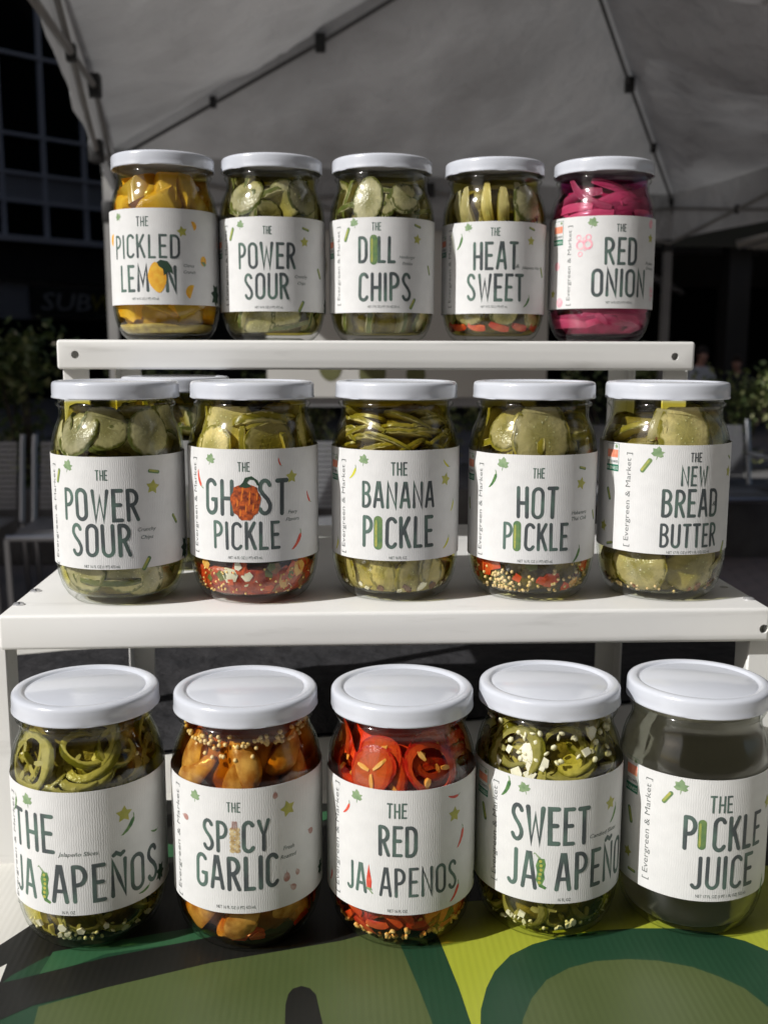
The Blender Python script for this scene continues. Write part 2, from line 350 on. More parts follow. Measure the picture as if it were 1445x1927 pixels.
M['peppercorn'] = mat('peppercorn', (0.12, 0.05, 0.02), (0.22, 0.10, 0.04), rough=0.4, scale=500)
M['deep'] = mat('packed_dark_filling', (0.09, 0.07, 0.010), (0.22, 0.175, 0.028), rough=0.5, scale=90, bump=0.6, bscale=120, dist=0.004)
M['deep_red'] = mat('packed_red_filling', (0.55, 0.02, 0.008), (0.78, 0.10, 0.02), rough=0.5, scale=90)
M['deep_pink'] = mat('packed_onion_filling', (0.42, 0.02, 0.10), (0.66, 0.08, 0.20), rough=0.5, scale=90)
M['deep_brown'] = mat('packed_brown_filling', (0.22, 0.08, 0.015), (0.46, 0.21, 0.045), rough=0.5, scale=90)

# ------------------------------------------------------------------ title lettering (tall rounded hand-cut capitals)
def arc(cx, cy_, rx, ry, a0, a1, n=9):
    return [(cx + rx * cos(radians(a0 + (a1 - a0) * i / n)), cy_ + ry * sin(radians(a0 + (a1 - a0) * i / n))) for i in range(n + 1)]
def _o(w=.40): return [arc(w / 2, .80, w / 2, .20, 0, 180) + arc(w / 2, .20, w / 2, .20, 180, 360) + [(w, .80)]]
GL = {
 'A': (.42, [[(0, 0), (.17, 1), (.25, 1), (.42, 0)], [(.07, .30), (.35, .30)]]),
 'B': (.36, [[(0, 0), (0, 1)], [(0, 1)] + arc(.14, .77, .19, .23, 90, -90) + [(0, .54)], [(.10, .54)] + arc(.14, .27, .22, .27, 90, -90) + [(0, 0)]]),
 'C': (.36, [arc(.19, .80, .18, .20, 25, 180) + arc(.19, .20, .19, .20, 180, 335)]),
 'D': (.38, [[(0, 0), (0, 1)], [(0, 1), (.10, 1)] + arc(.16, .74, .22, .26, 90, 0) + arc(.16, .26, .22, .26, 0, -90) + [(0, 0)]]),
 'E': (.30, [[(.30, 1), (0, 1), (0, 0), (.30, 0)], [(0, .52), (.25, .52)]]),
 'G': (.38, [arc(.19, .80, .18, .20, 25, 180) + arc(.19, .20, .19, .20, 180, 360) + [(.38, .42), (.24, .42)]]),
 'H': (.36, [[(0, 0), (0, 1)], [(.36, 0), (.36, 1)], [(0, .48), (.36, .48)]]),
 'I': (.02, [[(.01, 0), (.01, 1)]]),
 'J': (.26, [[(.26, 1), (.26, .18)] + arc(.13, .16, .13, .16, 0, -150)]),
 'K': (.36, [[(0, 0), (0, 1)], [(.34, 1), (.04, .46)], [(.13, .60), (.36, 0)]]),
 'L': (.28, [[(0, 1), (0, 0), (.28, 0)]]),
 'M': (.50, [[(0, 0), (.04, 1), (.25, .25), (.46, 1), (.50, 0)]]),
 'N': (.40, [[(0, 0), (0, 1), (.40, 0), (.40, 1)]]),
 'O': (.40, _o()),
 'P': (.34, [[(0, 0), (0, 1)], [(0, 1), (.08, 1)] + arc(.12, .74, .22, .26, 90, -90) + [(0, .46)]]),
 'R': (.36, [[(0, 0), (0, 1)], [(0, 1), (.08, 1)] + arc(.12, .75, .22, .25, 90, -90) + [(0, .48)], [(.15, .49), (.36, 0)]]),
 'S': (.36, [arc(.18, .79, .17, .21, 20, 200) + [(.10, .60), (.26, .44)] + arc(.18, .21, .18, .21, 30, -160)]),
 'T': (.36, [[(0, 1), (.36, 1)], [(.18, 1), (.18, 0)]]),
 'U': (.38, [[(0, 1), (0, .20)] + arc(.19, .20, .19, .20, 180, 360) + [(.38, 1)]]),
 'W': (.56, [[(0, 1), (.13, 0), (.28, .78), (.43, 0), (.56, 1)]]),
 'Y': (.38, [[(0, 1), (.19, .48), (.38, 1)], [(.19, .48), (.19, 0)]]),
 'Z': (.34, [[(0, 1), (.34, 1), (0, 0), (.34, 0)]]),
 '*': (.20, []), '#': (.46, []),
}
GL['Ñ'] = (.40, GL['N'][1] + [[(.04, 1.17), (.12, 1.23), (.26, 1.15), (.36, 1.21)]])

def ribbon(pts, w):
    """flat rounded stroke -> verts2d, faces"""
    P = [Vector(p) for p in pts]; Q = [P[0]]
    for p in P[1:]:
        if (p - Q[-1]).length > 1e-4: Q.append(p)
    P = Q; n = len(P); v = []; f = []; h = w / 2
    for i, p in enumerate(P):
        d0 = (p - P[i - 1]).normalized() if i else None
        d1 = (P[i + 1] - p).normalized() if i < n - 1 else None
        if d0 is None: d0 = d1
        if d1 is None: d1 = d0
        n0 = Vector((-d0.y, d0.x)); n1 = Vector((-d1.y, d1.x)); b = (n0 + n1)
        b = b.normalized() if b.length > 1e-3 else n0
        k = h / max(0.45, b.dot(n0)); v += [p + b * k, p - b * k]
    for i in range(n - 1): f.append((2 * i, 2 * i + 1, 2 * i + 3, 2 * i + 2))
    for (c, d, a, b_) in ((P[0], (P[0] - P[1]).normalized(), 1, 0), (P[-1], (P[-1] - P[-2]).normalized(), 2 * n - 2, 2 * n - 1)):
        nn = Vector((-d.y, d.x)); m = len(v); caps = []
        for j in range(1, 5):
            t = pi / 2 - pi * j / 5; q = c + h * (d * cos(t) + nn * sin(t)); v.append(q); caps.append(len(v) - 1)
        s_ = a if (v[a] - (c + nn * h)).length < (v[b_] - (c + nn * h)).length else b_
        e_ = b_ if s_ == a else a
        f.append((s_, *caps, e_))
    return v, f

RJ = 38.65
def wrap(u, v, lift): 
    r = RJ + lift; a = u / 38.9
    return (r * sin(a) / 1000, -r * cos(a) / 1000, v / 1000)
def slice2d(v, f, step=2.0):
    """cut flat faces into upright strips so that they can follow the round jar"""
    us = [p[0] for p in v]
    if max(us) - min(us) < step * 1.1: return v, f
    bm = bmesh.new(); vs = [bm.verts.new((p[0], p[1], 0)) for p in v]
    for q in f:
        try: bm.faces.new([vs[i] for i in q])
        except ValueError: pass
    u = math.floor(min(us) / step) * step + step
    while u < max(us):
        bmesh.ops.bisect_plane(bm, geom=bm.verts[:] + bm.edges[:] + bm.faces[:], dist=1e-4, plane_co=(u, 0, 0), plane_no=(1, 0, 0)); u += step
    bm.verts.index_update(); v2 = [(p.co.x, p.co.y) for p in bm.verts]; f2 = [tuple(p.index for p in q.verts) for q in bm.faces]; bm.free()
    return v2, f2
class Flat(MB):
    """flat print laid on the label; coordinates in mm along the paper"""
    def __init__(s): super().__init__(); s.k = 0
    def poly(s, pts, lift=None, m=0, step=2.5):
        if lift is None: lift = 0.26 + 0.02 * (s.k % 5)
        s.raw(pts, [tuple(range(len(pts)))], lift, m)
    def raw(s, v2, f, lift=None, m=0):
        if lift is None: lift = 0.26 + 0.02 * (s.k % 5)
        s.k += 1
        v2, f = slice2d([(p[0], p[1]) for p in v2], f)
        s.add([wrap(p[0], p[1], lift + .05) for p in v2], f, m)
    def rect(s, u0, u1, v0, v1, lift, m=0):
        n = max(1, int((u1 - u0) / 2)); v = []; f = []
        for i in range(n + 1):
            u = u0 + (u1 - u0) * i / n; v += [(u, v0), (u, v1)]
        for i in range(n): f.append((2 * i, 2 * i + 2, 2 * i + 3, 2 * i + 1))
        s.raw(v, f, lift, m)

def title(fl, txt, u0, u1, v0, v1, rnd):
    H = v1 - v0; sw = H * (0.112 if len(txt) < 7 else .104); gap = .25
    tot = sum(GL[c][0] for c in txt) + gap * (len(txt) - 1) + sw / H
    sx = (u1 - u0) / (tot * H)
    x = u0 + sw / 2
    for c in txt:
        w, st = GL[c]; jit = rnd.uniform(-.012, .012) * H; lean = rnd.uniform(-.02, .02)
        for k, pl in enumerate(st):
            pts = []
            for i, (px, py) in enumerate(pl):
                pts.append((x + (px + lean * py) * H * sx, v0 + jit + sw / 2 + py * (H - sw)))
            # subdivide long strokes so that they follow the round jar
            q = [pts[0]]
            for a in pts[1:]:
                b = q[-1]; n = max(1, int(abs(a[0] - b[0]) / 2.5))
                for j in range(1, n + 1): q.append((b[0] + (a[0] - b[0]) * j / n, b[1] + (a[1] - b[1]) * j / n))
            v, f = ribbon(q, sw * rnd.uniform(.93, 1.08)); fl.raw(v, f, 0.26 + 0.03 * k)
        x += (w + gap) * H * sx

_tc = {}
def text2d(txt, shear=0.0, space=1.0):
    key = (txt, shear, space)
    if key in _tc: return _tc[key]
    cu = bpy.data.curves.new('t', 'FONT'); cu.body = txt; cu.shear = shear; cu.space_character = space; cu.resolution_u = 2
    o = bpy.data.objects.new('t', cu); COL.objects.link(o)
    dg = bpy.context.evaluated_depsgraph_get(); dg.update()
    me = bpy.data.meshes.new_from_object(o.evaluated_get(dg), depsgraph=dg)
    v = [(p.co.x, p.co.y) for p in me.vertices]; f = [tuple(p.vertices) for p in me.polygons]
    bpy.data.objects.remove(o); bpy.data.curves.remove(cu); bpy.data.meshes.remove(me)
    x0 = min(p[0] for p in v); x1 = max(p[0] for p in v)
    v = [(p[0] - x0, p[1]) for p in v]
    _tc[key] = (v, f, x1 - x0); return _tc[key]

def smalltext(fl, txt, u0, u1, vb, cap, shear=0.0, rot=False, lift=0.27, m=0):
    """fit txt between u0 and u1 with the given capital height (rot: reads upwards, u0 is the baseline side)"""
    v, f, w = text2d(txt, shear)
    if not rot:
        sx = (u1 - u0) / w; sy = cap / 0.72
        fl.raw([(u0 + x * sx, vb + y * sy) for x, y in v], f, lift, m)
    else:
        va, vt = vb; sx = (vt - va) / w; sy = cap / 0.72
        fl.raw([(u0 - y * sy, va + x * sx) for x, y in v], f, lift, m)

def xf(pts, u, v, s, rot):
    c, q = cos(radians(rot)), sin(radians(rot))
    return [(u + s * (x * c - y * q), v + s * (x * q + y * c)) for x, y in pts]
def blob(n, fx): return [fx(2 * pi * i / n) for i in range(n)]
CAPS = arc(.38, 0, .12, .17, -90, 90, 6) + arc(-.38, 0, .12, .17, 90, 270, 6)
CAPS_HI = arc(.30, .05, .08, .08, -90, 90, 5) + arc(-.34, .05, .08, .08, 90, 270, 5)
PEP = [(-.5, -.03), (-.35, -.12), (-.1, -.15), (.2, -.11), (.42, -.02), (.5, .08), (.38, .06), (.1, .03), (-.15, .05), (-.35, .08), (-.48, .05)]
STEM = [(-.46, -.02), (-.58, .05), (-.66, .16), (-.62, .18), (-.54, .09), (-.44, .04)]
LEAF = [(0, -.5), (.05, -.24), (.26, -.30), (.46, -.16), (.34, -.02), (.50, .16), (.24, .18), (.20, .36), (.0, .52), (-.16, .30), (-.40, .30), (-.34, .06), (-.48, -.10), (-.24, -.26), (-.03, -.24), (-.04, -.5)]
STAR = [p for i in range(5) for p in ((.5 * cos(radians(90 + 72 * i)), .5 * sin(radians(90 + 72 * i))), (.27 * cos(radians(126 + 72 * i)), .27 * sin(radians(126 + 72 * i))))]
DLEAF = [(-.5, 0), (-.30, .18), (-.34, .38), (-.05, .26), (.12, .46), (.22, .20), (.5, .24), (.40, 0), (.5, -.22), (.18, -.20), (.05, -.42), (-.12, -.22), (-.38, -.30), (-.30, -.12)]

def art(lab, typ, u, v, s, rot, rnd):
    """one printed picture on the label = one sub-part"""
    def out(name, mats, fl): fl.build(name, mats, lab)
    fl = Flat()
    if typ in ('leaf', 'star', 'pick', 'gpep', 'rchil', 'ypep'): s *= 1.15
    if typ == 'leaf': fl.poly(xf(LEAF, u, v, s, rot + rnd.uniform(-20, 20))); out('printed_leaf', M['leafg'], fl)
    elif typ == 'dleaf': fl.poly(xf(DLEAF, u, v, s, rot)); out('printed_dark_leaf', M['dleafg'], fl)
    elif typ == 'star': fl.poly(xf(STAR, u, v, s, rnd.uniform(-15, 15))); out('printed_flower', M['star'], fl)
    elif typ == 'pick':
        fl.poly(xf([(x, y * .8) for x, y in CAPS], u, v, s, rot), .26); fl.poly(xf([(x, y) for x, y in CAPS_HI], u, v, s, rot), .30, 1)
        out('printed_pickle', [M['pickg'], M['picky']], fl)
    elif typ == 'pbig':
        fl.poly(xf([(y * .76, x) for x, y in CAPS], u, v, s, 0), .26)
        fl.poly(xf([(y * .42 - .082, x * 1.0) for x, y in CAPS_HI], u, v, s, 0), .30, 1)
        out('printed_pickle', [M['pickg'], M['picky']], fl)
    elif typ in ('gpep', 'ypep', 'rchil'):
        k = {'gpep': 'gpep', 'ypep': 'ypep', 'rchil': 'red'}[typ]
        fl.poly(xf([(-x, y) for x, y in PEP], u, v, s, rot), .26, 0); fl.poly(xf([(-x, y) for x, y in STEM], u, v, s, rot), .30, 1)
        out('printed_chili' if typ == 'rchil' else 'printed_pepper', [M[k], M['leafg']], fl)
    elif typ in ('gbig', 'rbig'):
        P = [(-.10, .36), (-.16, .15), (-.12, -.05), (-.15, -.25), (-.06, -.44), (.10, -.50), (.14, -.44), (.02, -.36), (.08, -.2), (.06, 0), (.10, .2), (.06, .36)] if typ == 'gbig' else \
            [(-.08, -.34), (-.10, -.1), (-.06, .2), (-.01, .5), (.04, .2), (.10, -.1), (.08, -.34)]
        fl.poly(xf(P, u, v, s, 0), .26)
        if typ == 'gbig':
            for i in range(6): fl.poly(xf(blob(8, lambda a: (.045 * cos(a), .045 * sin(a))), u - .04 * s + .02 * s * sin(i), v + s * (.28 - .12 * i), s, 0), .30, 1)
            fl.poly(xf([(-.10, .36), (-.18, .48), (-.24, .46), (-.20, .52), (-.02, .37)], u, v, s, 0), .30, 2)
        else: fl.poly(xf([(-.09, -.33), (.09, -.33), (.12, -.42), (.04, -.40), (.16, -.52), (.10, -.53), (0, -.42), (-.10, -.40)], u, v, s, 0), .30, 2)
        out('printed_pepper' if typ == 'gbig' else 'printed_chili', [M['gpep'] if typ == 'gbig' else M['red'], M['star'], M['leafg']], fl)
    elif typ == 'wedge':
        fl.poly(xf(arc(0, -.18, .5, .48, 0, 180, 10), u, v, s, rot)); out('printed_lemon_wedge', M['orange'], fl)
    elif typ == 'lemon_s':
        fl.poly(xf(blob(14, lambda a: (.36 * cos(a), .46 * sin(a))), u, v, s, 0), .26); fl.poly(xf([(-.3, -.1), (.1, -.5), (.35, -.3), (.1, -.05)], u, v, s, 0), .30, 1)
        out('printed_lemon', [M['orange'], M['leafg']], fl)
    elif typ == 'lemon':
        fl.poly(xf(blob(20, lambda a: (.30 * cos(a), (.40 + .10 * abs(sin(a)) ** 6) * sin(a))), u, v, s, 8), .33, 0)
        fl.poly(xf([(.0, .48), (.12, .56), (.34, .52), (.46, .36), (.52, .10), (.38, .20), (.22, .06), (.20, .26), (.06, .36)], u, v, s, 0), .36, 1)
        out('printed_lemon', [M['orange'], M['dleafg']], fl)
    elif typ == 'ghost':
        fl.poly(xf(blob(30, lambda a: ((.37 + .018 * sin(9 * a) + .012 * sin(17 * a)) * cos(a) * (1 + .12 * sin(a)), (.47 + .02 * sin(9 * a)) * sin(a) - .03)), u, v, s, 0), .33, 0)
        for i in range(9):
            a = i * 2.4; q = .10 + .026 * i; x, y = q * cos(a), q * 1.15 * sin(a) - .03
            fl.poly([(u + s * (x + a_), v + s * (y + b_)) for a_, b_ in ((-.025, -.10), (.012, -.05), (.02, .06), (-.004, .13), (-.02, .04))], .36, 1)
        fl.poly(xf([(-.16, .36), (-.06, .46), (0, .58), (.16, .62), (.30, .52), (.34, .40), (.30, .38), (.22, .52), (.10, .54), (.04, .46), (.16, .36), (.0, .32)], u, v, s, 0), .38, 2)
        out('printed_ghost_pepper', [M['ghost'], M['ghost2'], M['dleafg']], fl)
    elif typ == 'onions':
        for (x, y, r) in ((-.28, .36, .14), (.02, .28, .09), (.22, .36, .16), (-.18, 0, .24), (.20, .02, .25), (-.18, -.44, .13), (.06, -.24, .06)):
            ring = []; n = 14
            for i in range(n): ring.append((x + r * cos(2 * pi * i / n), y + r * sin(2 * pi * i / n)))
            inn = [(x + .6 * r * cos(2 * pi * i / n), y + .6 * r * sin(2 * pi * i / n)) for i in range(n)]
            V = xf(ring + inn, u, v, s, 0); fl.raw(V, [(i, (i + 1) % n, n + (i + 1) % n, n + i) for i in range(n)])
        out('printed_onion_rings', M['pink'], fl)
    elif typ == 'pdot':
        fl.poly(xf(blob(14, lambda a: (.42 * cos(a), .46 * sin(a))), u, v, s, 0)); out('printed_onion', M['pink'], fl)
    elif typ == 'garl':
        fl.poly(xf(blob(12, lambda a: ((.30 - .06 * sin(a)) * cos(a), .40 * sin(a))), u, v, s, rot), .27 + .02 * rnd.random()); fl.poly(xf([(-.04, .3), (0, .62), (.05, .3)], u, v, s, rot), .32, 0)
        out('printed_garlic', M['garl'], fl)
    elif typ == 'braid':
        for i in range(12):
            y = .26 - .30 * (i // 2) * .42; x = -.07 if i % 2 else .07
            fl.poly(xf(blob(9, lambda a: (x + .085 * cos(a), y + .075 * sin(a))), u, v, s, 0), .27 + .02 * (i % 4), i % 2 * 0)
        for i in range(3): fl.poly(xf([(-.08 + .06 * i, .28), (-.05 + .06 * i, .28), (-.04 + .05 * i, .52), (-.07 + .05 * i, .52)], u, v, s, 0), .35, 1)
        out('printed_garlic_braid', [M['braid'], M['garl']], fl)

def build_label(jar, d, rnd):
    v0, v1 = d['lab']; MBl = MB(); uv = []
    n = 120; a0, a1 = radians(-168), radians(168)
    R0, R1 = RJ + .10, RJ + .24
    for i in range(n + 1):
        a = a0 + (a1 - a0) * i / n
        wob = 0.12 * noise.noise(Vector((a * 3, d['p'][0] * 50, 0)))
        for (r, v) in ((R1, v0 + wob), (R1, (v0 + v1) / 2), (R1, v1 + wob), (R0, v1 + wob), (R0, v0 + wob)):
            MBl.v.append((r * sin(a) / 1000, -r * cos(a) / 1000, v / 1000)); uv.append((a * 38.9, v))
    for i in range(n):
        for k in range(5):
            k2 = (k + 1) % 5; MBl.f.append((i * 5 + k, (i + 1) * 5 + k, (i + 1) * 5 + k2, i * 5 + k2)); MBl.m.append(0)
    MBl.f.append((0, 1, 2, 3, 4)); MBl.m.append(0); MBl.f.append(tuple(n * 5 + k for k in (4, 3, 2, 1, 0))); MBl.m.append(0)
    MBl.uv = uv
    lab = MBl.build('label', M['label'], jar, smooth=True, angle=35)
    fl = Flat()
    for (t, u0, u1, a, b) in d['L']: title(fl, t, u0, u1, a, b, rnd)
    fl.build('title_lettering', M['ink'], lab)
    for (t, u0, u1, v) in d['S']:
        net = 'FL OZ' in t; fl = Flat()
        smalltext(fl, t, u0, u1, v - (0.8 if net else 1.1), 1.7 if net else (2.2 if t != '&' else 2.6), 0.0 if net else 0.28)
        fl.build('net_lettering' if net else 'flavour_lettering', M['ink_small'], lab)
    if d.get('side'):
        u, a, b = d['side']; fl = Flat(); smalltext(fl, '[ Evergreen & Market ]', u + 1.6, 0, (a, b), 3.3, rot=True)
        fl.build('side_lettering', M['ink_grey'], lab)
    if d.get('badge'):
        u0, u1, a, b = d['badge']; u0, u1 = min(u0, u1 - 8), max(u1, u0 + 8); a = b - max(b - a, 15)
        fl = Flat(); h = b - a; t = .22
        for r in ((u0, u1, b - t, b), (u0, u0 + t, a, b), (u1 - t, u1, a, b)): fl.rect(*r, .28, 2)
        fl.rect(u0 + .8, u1 - .8, a + h * .50, a + h * .78, .28, 1); fl.rect(u0, u1, a, a + h * .24, .28, 2)
        fl.poly(xf(LEAF, u1 - 2.2, b - 1.7, 2.6, 20), .28, 3)
        smalltext(fl, 'grown', u0 + .8, u1 - .8, a + h * .30, 2.4, lift=.30, m=4)
        smalltext(fl, 'BUSINESS', u0 + .6, u1 - .6, a + h * .06, 2.0, lift=.32, m=0)
        fl.build('badge', [M['paper_ink'], M['badge_o'], M['badge_g'], M['leafg'], M['ink_small']], lab)
    for (t, u, v, s, r) in d['D']: art(lab, t, u, v, s, r, rnd)
    return lab

# ------------------------------------------------------------------ the jar
PROF_OUT = [(0, 2.2), (20, 1.8), (24.5, 0.2), (27, 0.0), (29.5, 1.0), (32.6, 4.0), (35.4, 9.0), (37.3, 15.5), (38.3, 22), (38.65, 29), (38.65, 84), (38.55, 89),
            (38.1, 94), (37.2, 98.6), (36.0, 102.4), (34.9, 104.8), (33.9, 106.8), (33.2, 108.8), (33.0, 111.5), (33.05, 113.4), (33.3, 114.6), (34.5, 115.6), (34.9, 116.5), (34.4, 117.5), (33.3, 118.4),
            (33.0, 120), (33.9, 121.2), (33.0, 122.6), (33.0, 127.5)]
PROF_IN = [(32.0, 127.5), (32.0, 118), (31.9, 113), (32.2, 108.6), (34.0, 104.6), (36.1, 98.4), (37.0, 94), (37.5, 90), (37.6, 80), (37.6, 28), (37.0, 20.5), (35.6, 13), (32.8, 7.4), (28.5, 4.6), (20, 3.9), (0, 3.9)]
def inner_r(z):
    P = PROF_IN[::-1]
    for (r0, z0), (r1, z1) in zip(P[:-1], P[1:]):
        if z0 <= z <= z1 and z1 > z0: return r0 + (r1 - r0) * (z - z0) / (z1 - z0)
    return 31.2 if z > 60 else 20
def mm(p): return [(r / 1000, z / 1000) for r, z in p]
glass_me = None; lid_me = None; brine_me = {}
def glass_mesh():
    b = MB(); b.lathe(mm(PROF_OUT), 72); 
    b.lathe(mm([(33.0, 127.5)] + PROF_IN), 72)
    return b.mesh('jar_glass', True, 60)
def lid_mesh():
    P = [(0, 129.25), (28.6, 129.1), (29.5, 128.7), (30.0, 128.5), (30.6, 128.75), (31.1, 129.4), (31.9, 129.8), (33.2, 129.95), (34.8, 129.75), (35.8, 129.3), (36.35, 128.6), (36.6, 127.6),
         (36.66, 124), (36.66, 121.6), (36.9, 120.9), (36.9, 120.2), (36.3, 119.9), (35.4, 120.2), (35.2, 121.5), (35.2, 126), (33, 128), (0, 128)]
    def mod(r, z, a, j):
        k = max(0.0, cos(6 * a)) ** 3
        if 10 <= j <= 15:
            w = {10: .0, 11: .0, 12: .08, 13: .35, 14: .6, 15: .8}[j]; return r - w * k / 1000
        return r
    return MB().lathe(mm(P), 96, mod=mod).mesh('jar_lid', True, 65)
def brine_mesh(top):
    P = [(max(0, r - .25), z) for r, z in PROF_IN[::-1] if z < top - 1]
    P[0] = (0, 4.15); P = [(r, z + .25 if z < 10 else z) for r, z in P]
    r = inner_r(top) - .25
    return MB().lathe(mm(P + [(r, top), (0, top)]), 56).mesh('brine', True, 60)

# ---- slices, rings, strips, cloves: shapes in mm in their own frame (flat in XY), uv = place within the slice
def P_disc(rnd, R, t, n=22, oval=None):
    oval = oval or rnd.uniform(.82, 1.0); ph = rnd.uniform(0, 6.28); cr = rnd.uniform(.0, .035); k = rnd.choice([9, 12, 14])
    rr = [0, .45, .78, .93, 1.0]; v = []; uv = []; f = []; m = []
    def out(a): return (1 + .05 * sin(2 * a + ph) + cr * sin(k * a)) 
    for side in (1, -1):
        base = len(v)
        for q in rr:
            for i in range(n if q else 1):
                a = 2 * pi * i / n; e = out(a); z = side * t / 2 * (1 if q < .95 else .72)
                v.append((R * q * e * cos(a), R * q * e * oval * sin(a), z)); uv.append((q * cos(a), q * sin(a)))
        for i in range(n): f.append((base, base + 1 + i, base + 1 + (i + 1) % n)[::side]); m.append(0)
        for q in range(len(rr) - 2):
            for i in range(n):
                a = base + 1 + q * n + i; b = base + 1 + q * n + (i + 1) % n; f.append((a, a + n, b + n, b)[::side]); m.append(0)
    o1 = 1 + 3 * n; o2 = o1 + len(v) // 2
    for i in range(n): f.append((o1 + i, o2 + i, o2 + (i + 1) % n, o1 + (i + 1) % n)); m.append(1)
    return v, uv, f, m
def P_ring(rnd, R, t, wall=.24, n=26, fill=False):
    lob = rnd.choice([2, 3, 3]); ph = rnd.uniform(0, 6.28); oval = rnd.uniform(.78, 1); v = []; uv = []; f = []; m = []
    for i in range(n):
        a = 2 * pi * i / n; e = 1 + .05 * cos(lob * a + ph); w = wall * (1 + .25 * cos(lob * a + ph + .6))
        for (q, z) in ((1, t * .36), (1 - w * .4, t / 2), (1 - w, t * .4), (1 - w, -t * .4), (1 - w * .4, -t / 2), (1, -t * .36)):
            v.append((R * e * q * cos(a), R * e * q * oval * sin(a), z)); uv.append(((.55 + .45 * (q - 1 + w) / w) * cos(a), (.55 + .45 * (q - 1 + w) / w) * sin(a)))
    for i in range(n):
        j = (i + 1) % n
        for k in range(6): f.append((i * 6 + k, i * 6 + (k + 1) % 6, j * 6 + (k + 1) % 6, j * 6 + k)); m.append(1 if k == 5 else 0)
    if fill:
        for sd in (1, -1):
            base = len(v); v.append((0, 0, sd * t * .12)); uv.append((0, 0))
            for i in range(n): a = 2 * pi * i / n; v.append((R * .8 * cos(a), R * .8 * oval * sin(a), sd * t * .2)); uv.append((.5 * cos(a), .5 * sin(a)))
            for i in range(n): f.append((base, base + 1 + i, base + 1 + (i + 1) % n)[::sd]); m.append(0)
    # membranes reaching to the middle
    for b in range(lob):
        a = 2 * pi * b / lob + ph; base = len(v); w = .07
        L = 6
        if wall < .22 and b: break
        for s in range(L):
            q = (1 - wall) * (1 - s / (L - 1) * (.85 if fill else .5))
            for (o, z) in ((w, t * .34), (-w, t * .34), (-w, -t * .34), (w, -t * .34)):
                ww = o * (1.3 - abs(s - 2.5) * .25)
                v.append((R * (q * cos(a) - ww * sin(a)), R * oval * (q * sin(a) + ww * cos(a)), z)); uv.append((.25 * cos(a), .25 * sin(a)))
        for s in range(L - 1):
            for k in range(4): f.append((base + s * 4 + k, base + (s + 1) * 4 + k, base + (s + 1) * 4 + (k + 1) % 4, base + s * 4 + (k + 1) % 4)); m.append(2)
        f.append(tuple(base + (L - 1) * 4 + k for k in range(4))); m.append(2)
    return v, uv, f, m
def P_strip(rnd, L, w, t, bend=0.0, n=12):
    """long pickled strip, optionally bent into an arc in its plane"""
    v = []; uv = []; f = []; m = []
    for i in range(n + 1):
        q = i / n; k = w * (1 - .35 * abs(2 * q - 1) ** 3)
        if abs(bend) > 1e-3:
            R = L / bend; a = (q - .5) * bend; cx, cy_ = R * sin(a), R * (1 - cos(a)); nx, ny = -sin(a), cos(a)
        else: cx, cy_, nx, ny = (q - .5) * L, 0, 0, 1
        for (o, z, r) in ((k / 2, t * .3, 1), (k * .3, t / 2, .7), (-k * .3, t / 2, .4), (-k / 2, t * .3, .75), (-k / 2, -t * .3, .75), (-k * .3, -t / 2, .4), (k * .3, -t / 2, .7), (k / 2, -t * .3, 1)):
            v.append((cx + nx * o, cy_ + ny * o, z)); uv.append((r * .9, q * .4))
    for i in range(n):
        for k in range(8): f.append((i * 8 + k, (i + 1) * 8 + k, (i + 1) * 8 + (k + 1) % 8, i * 8 + (k + 1) % 8)); m.append(1 if k == 7 else 0)
    f.append(tuple(range(8))); m.append(0); f.append(tuple(n * 8 + k for k in range(7, -1, -1))); m.append(0)
    return v, uv, f, m
def P_wedge(rnd, R, t, ang=110, n=10):
    v = []; uv = []; f = []; m = []; a0 = -radians(ang) / 2
    rows = [.12, .5, .88, 1.0]
    for side in (1, -1):
        for q in rows:
            for i in range(n + 1):
                a = a0 + radians(ang) * i / n; z = side * t / 2 * (1 if q < .95 else .7); v.append((R * q * cos(a) - R * .55, R * q * sin(a), z)); uv.append((q * cos(a * 3), q * sin(a * 3)))
    W = n + 1; T = len(rows) * W
    for s, base in ((1, 0), (-1, T)):
        for q in range(len(rows) - 1):
            for i in range(n): f.append((base + q * W + i, base + (q + 1) * W + i, base + (q + 1) * W + i + 1, base + q * W + i + 1)[::s]); m.append(0)
    def wall(a, b, k): f.append((a, b, b + T, a + T)); m.append(k)
    for i in range(n): wall((len(rows) - 1) * W + i + 1, (len(rows) - 1) * W + i, 1); wall(i, i + 1, 0)
    for q in range(len(rows) - 1): wall((q + 1) * W, q * W, 0); wall(q * W + n, (q + 1) * W + n, 0)
    return v, uv, f, m
def P_clove(rnd, L, w, n=10):
    v = []; uv = []; f = []; m = []; rows = 9; bend = rnd.uniform(-.25, .25); ph = rnd.uniform(0, 6)
    for i in range(rows + 1):
        q = i / rows; r = w / 2 * (sin(pi * min(1, q * .93 + .035)) ** .55) * (1.08 - .38 * q)
        for k in range(n):
            a = 2 * pi * k / n; e = 1 + .08 * cos(3 * a + ph)
            v.append(((q - .5) * L, r * e * cos(a) + bend * L * (q - .5) ** 2 * 2, r * e * sin(a) * .85)); uv.append((q, a / 6))
    for i in range(rows):
        for k in range(n): f.append((i * n + k, (i + 1) * n + k, (i + 1) * n + (k + 1) % n, i * n + (k + 1) % n)); m.append(0)
    f.append(tuple(range(n))); m.append(0); f.append(tuple(rows * n + k for k in range(n - 1, -1, -1))); m.append(0)
    return v, uv, f, m
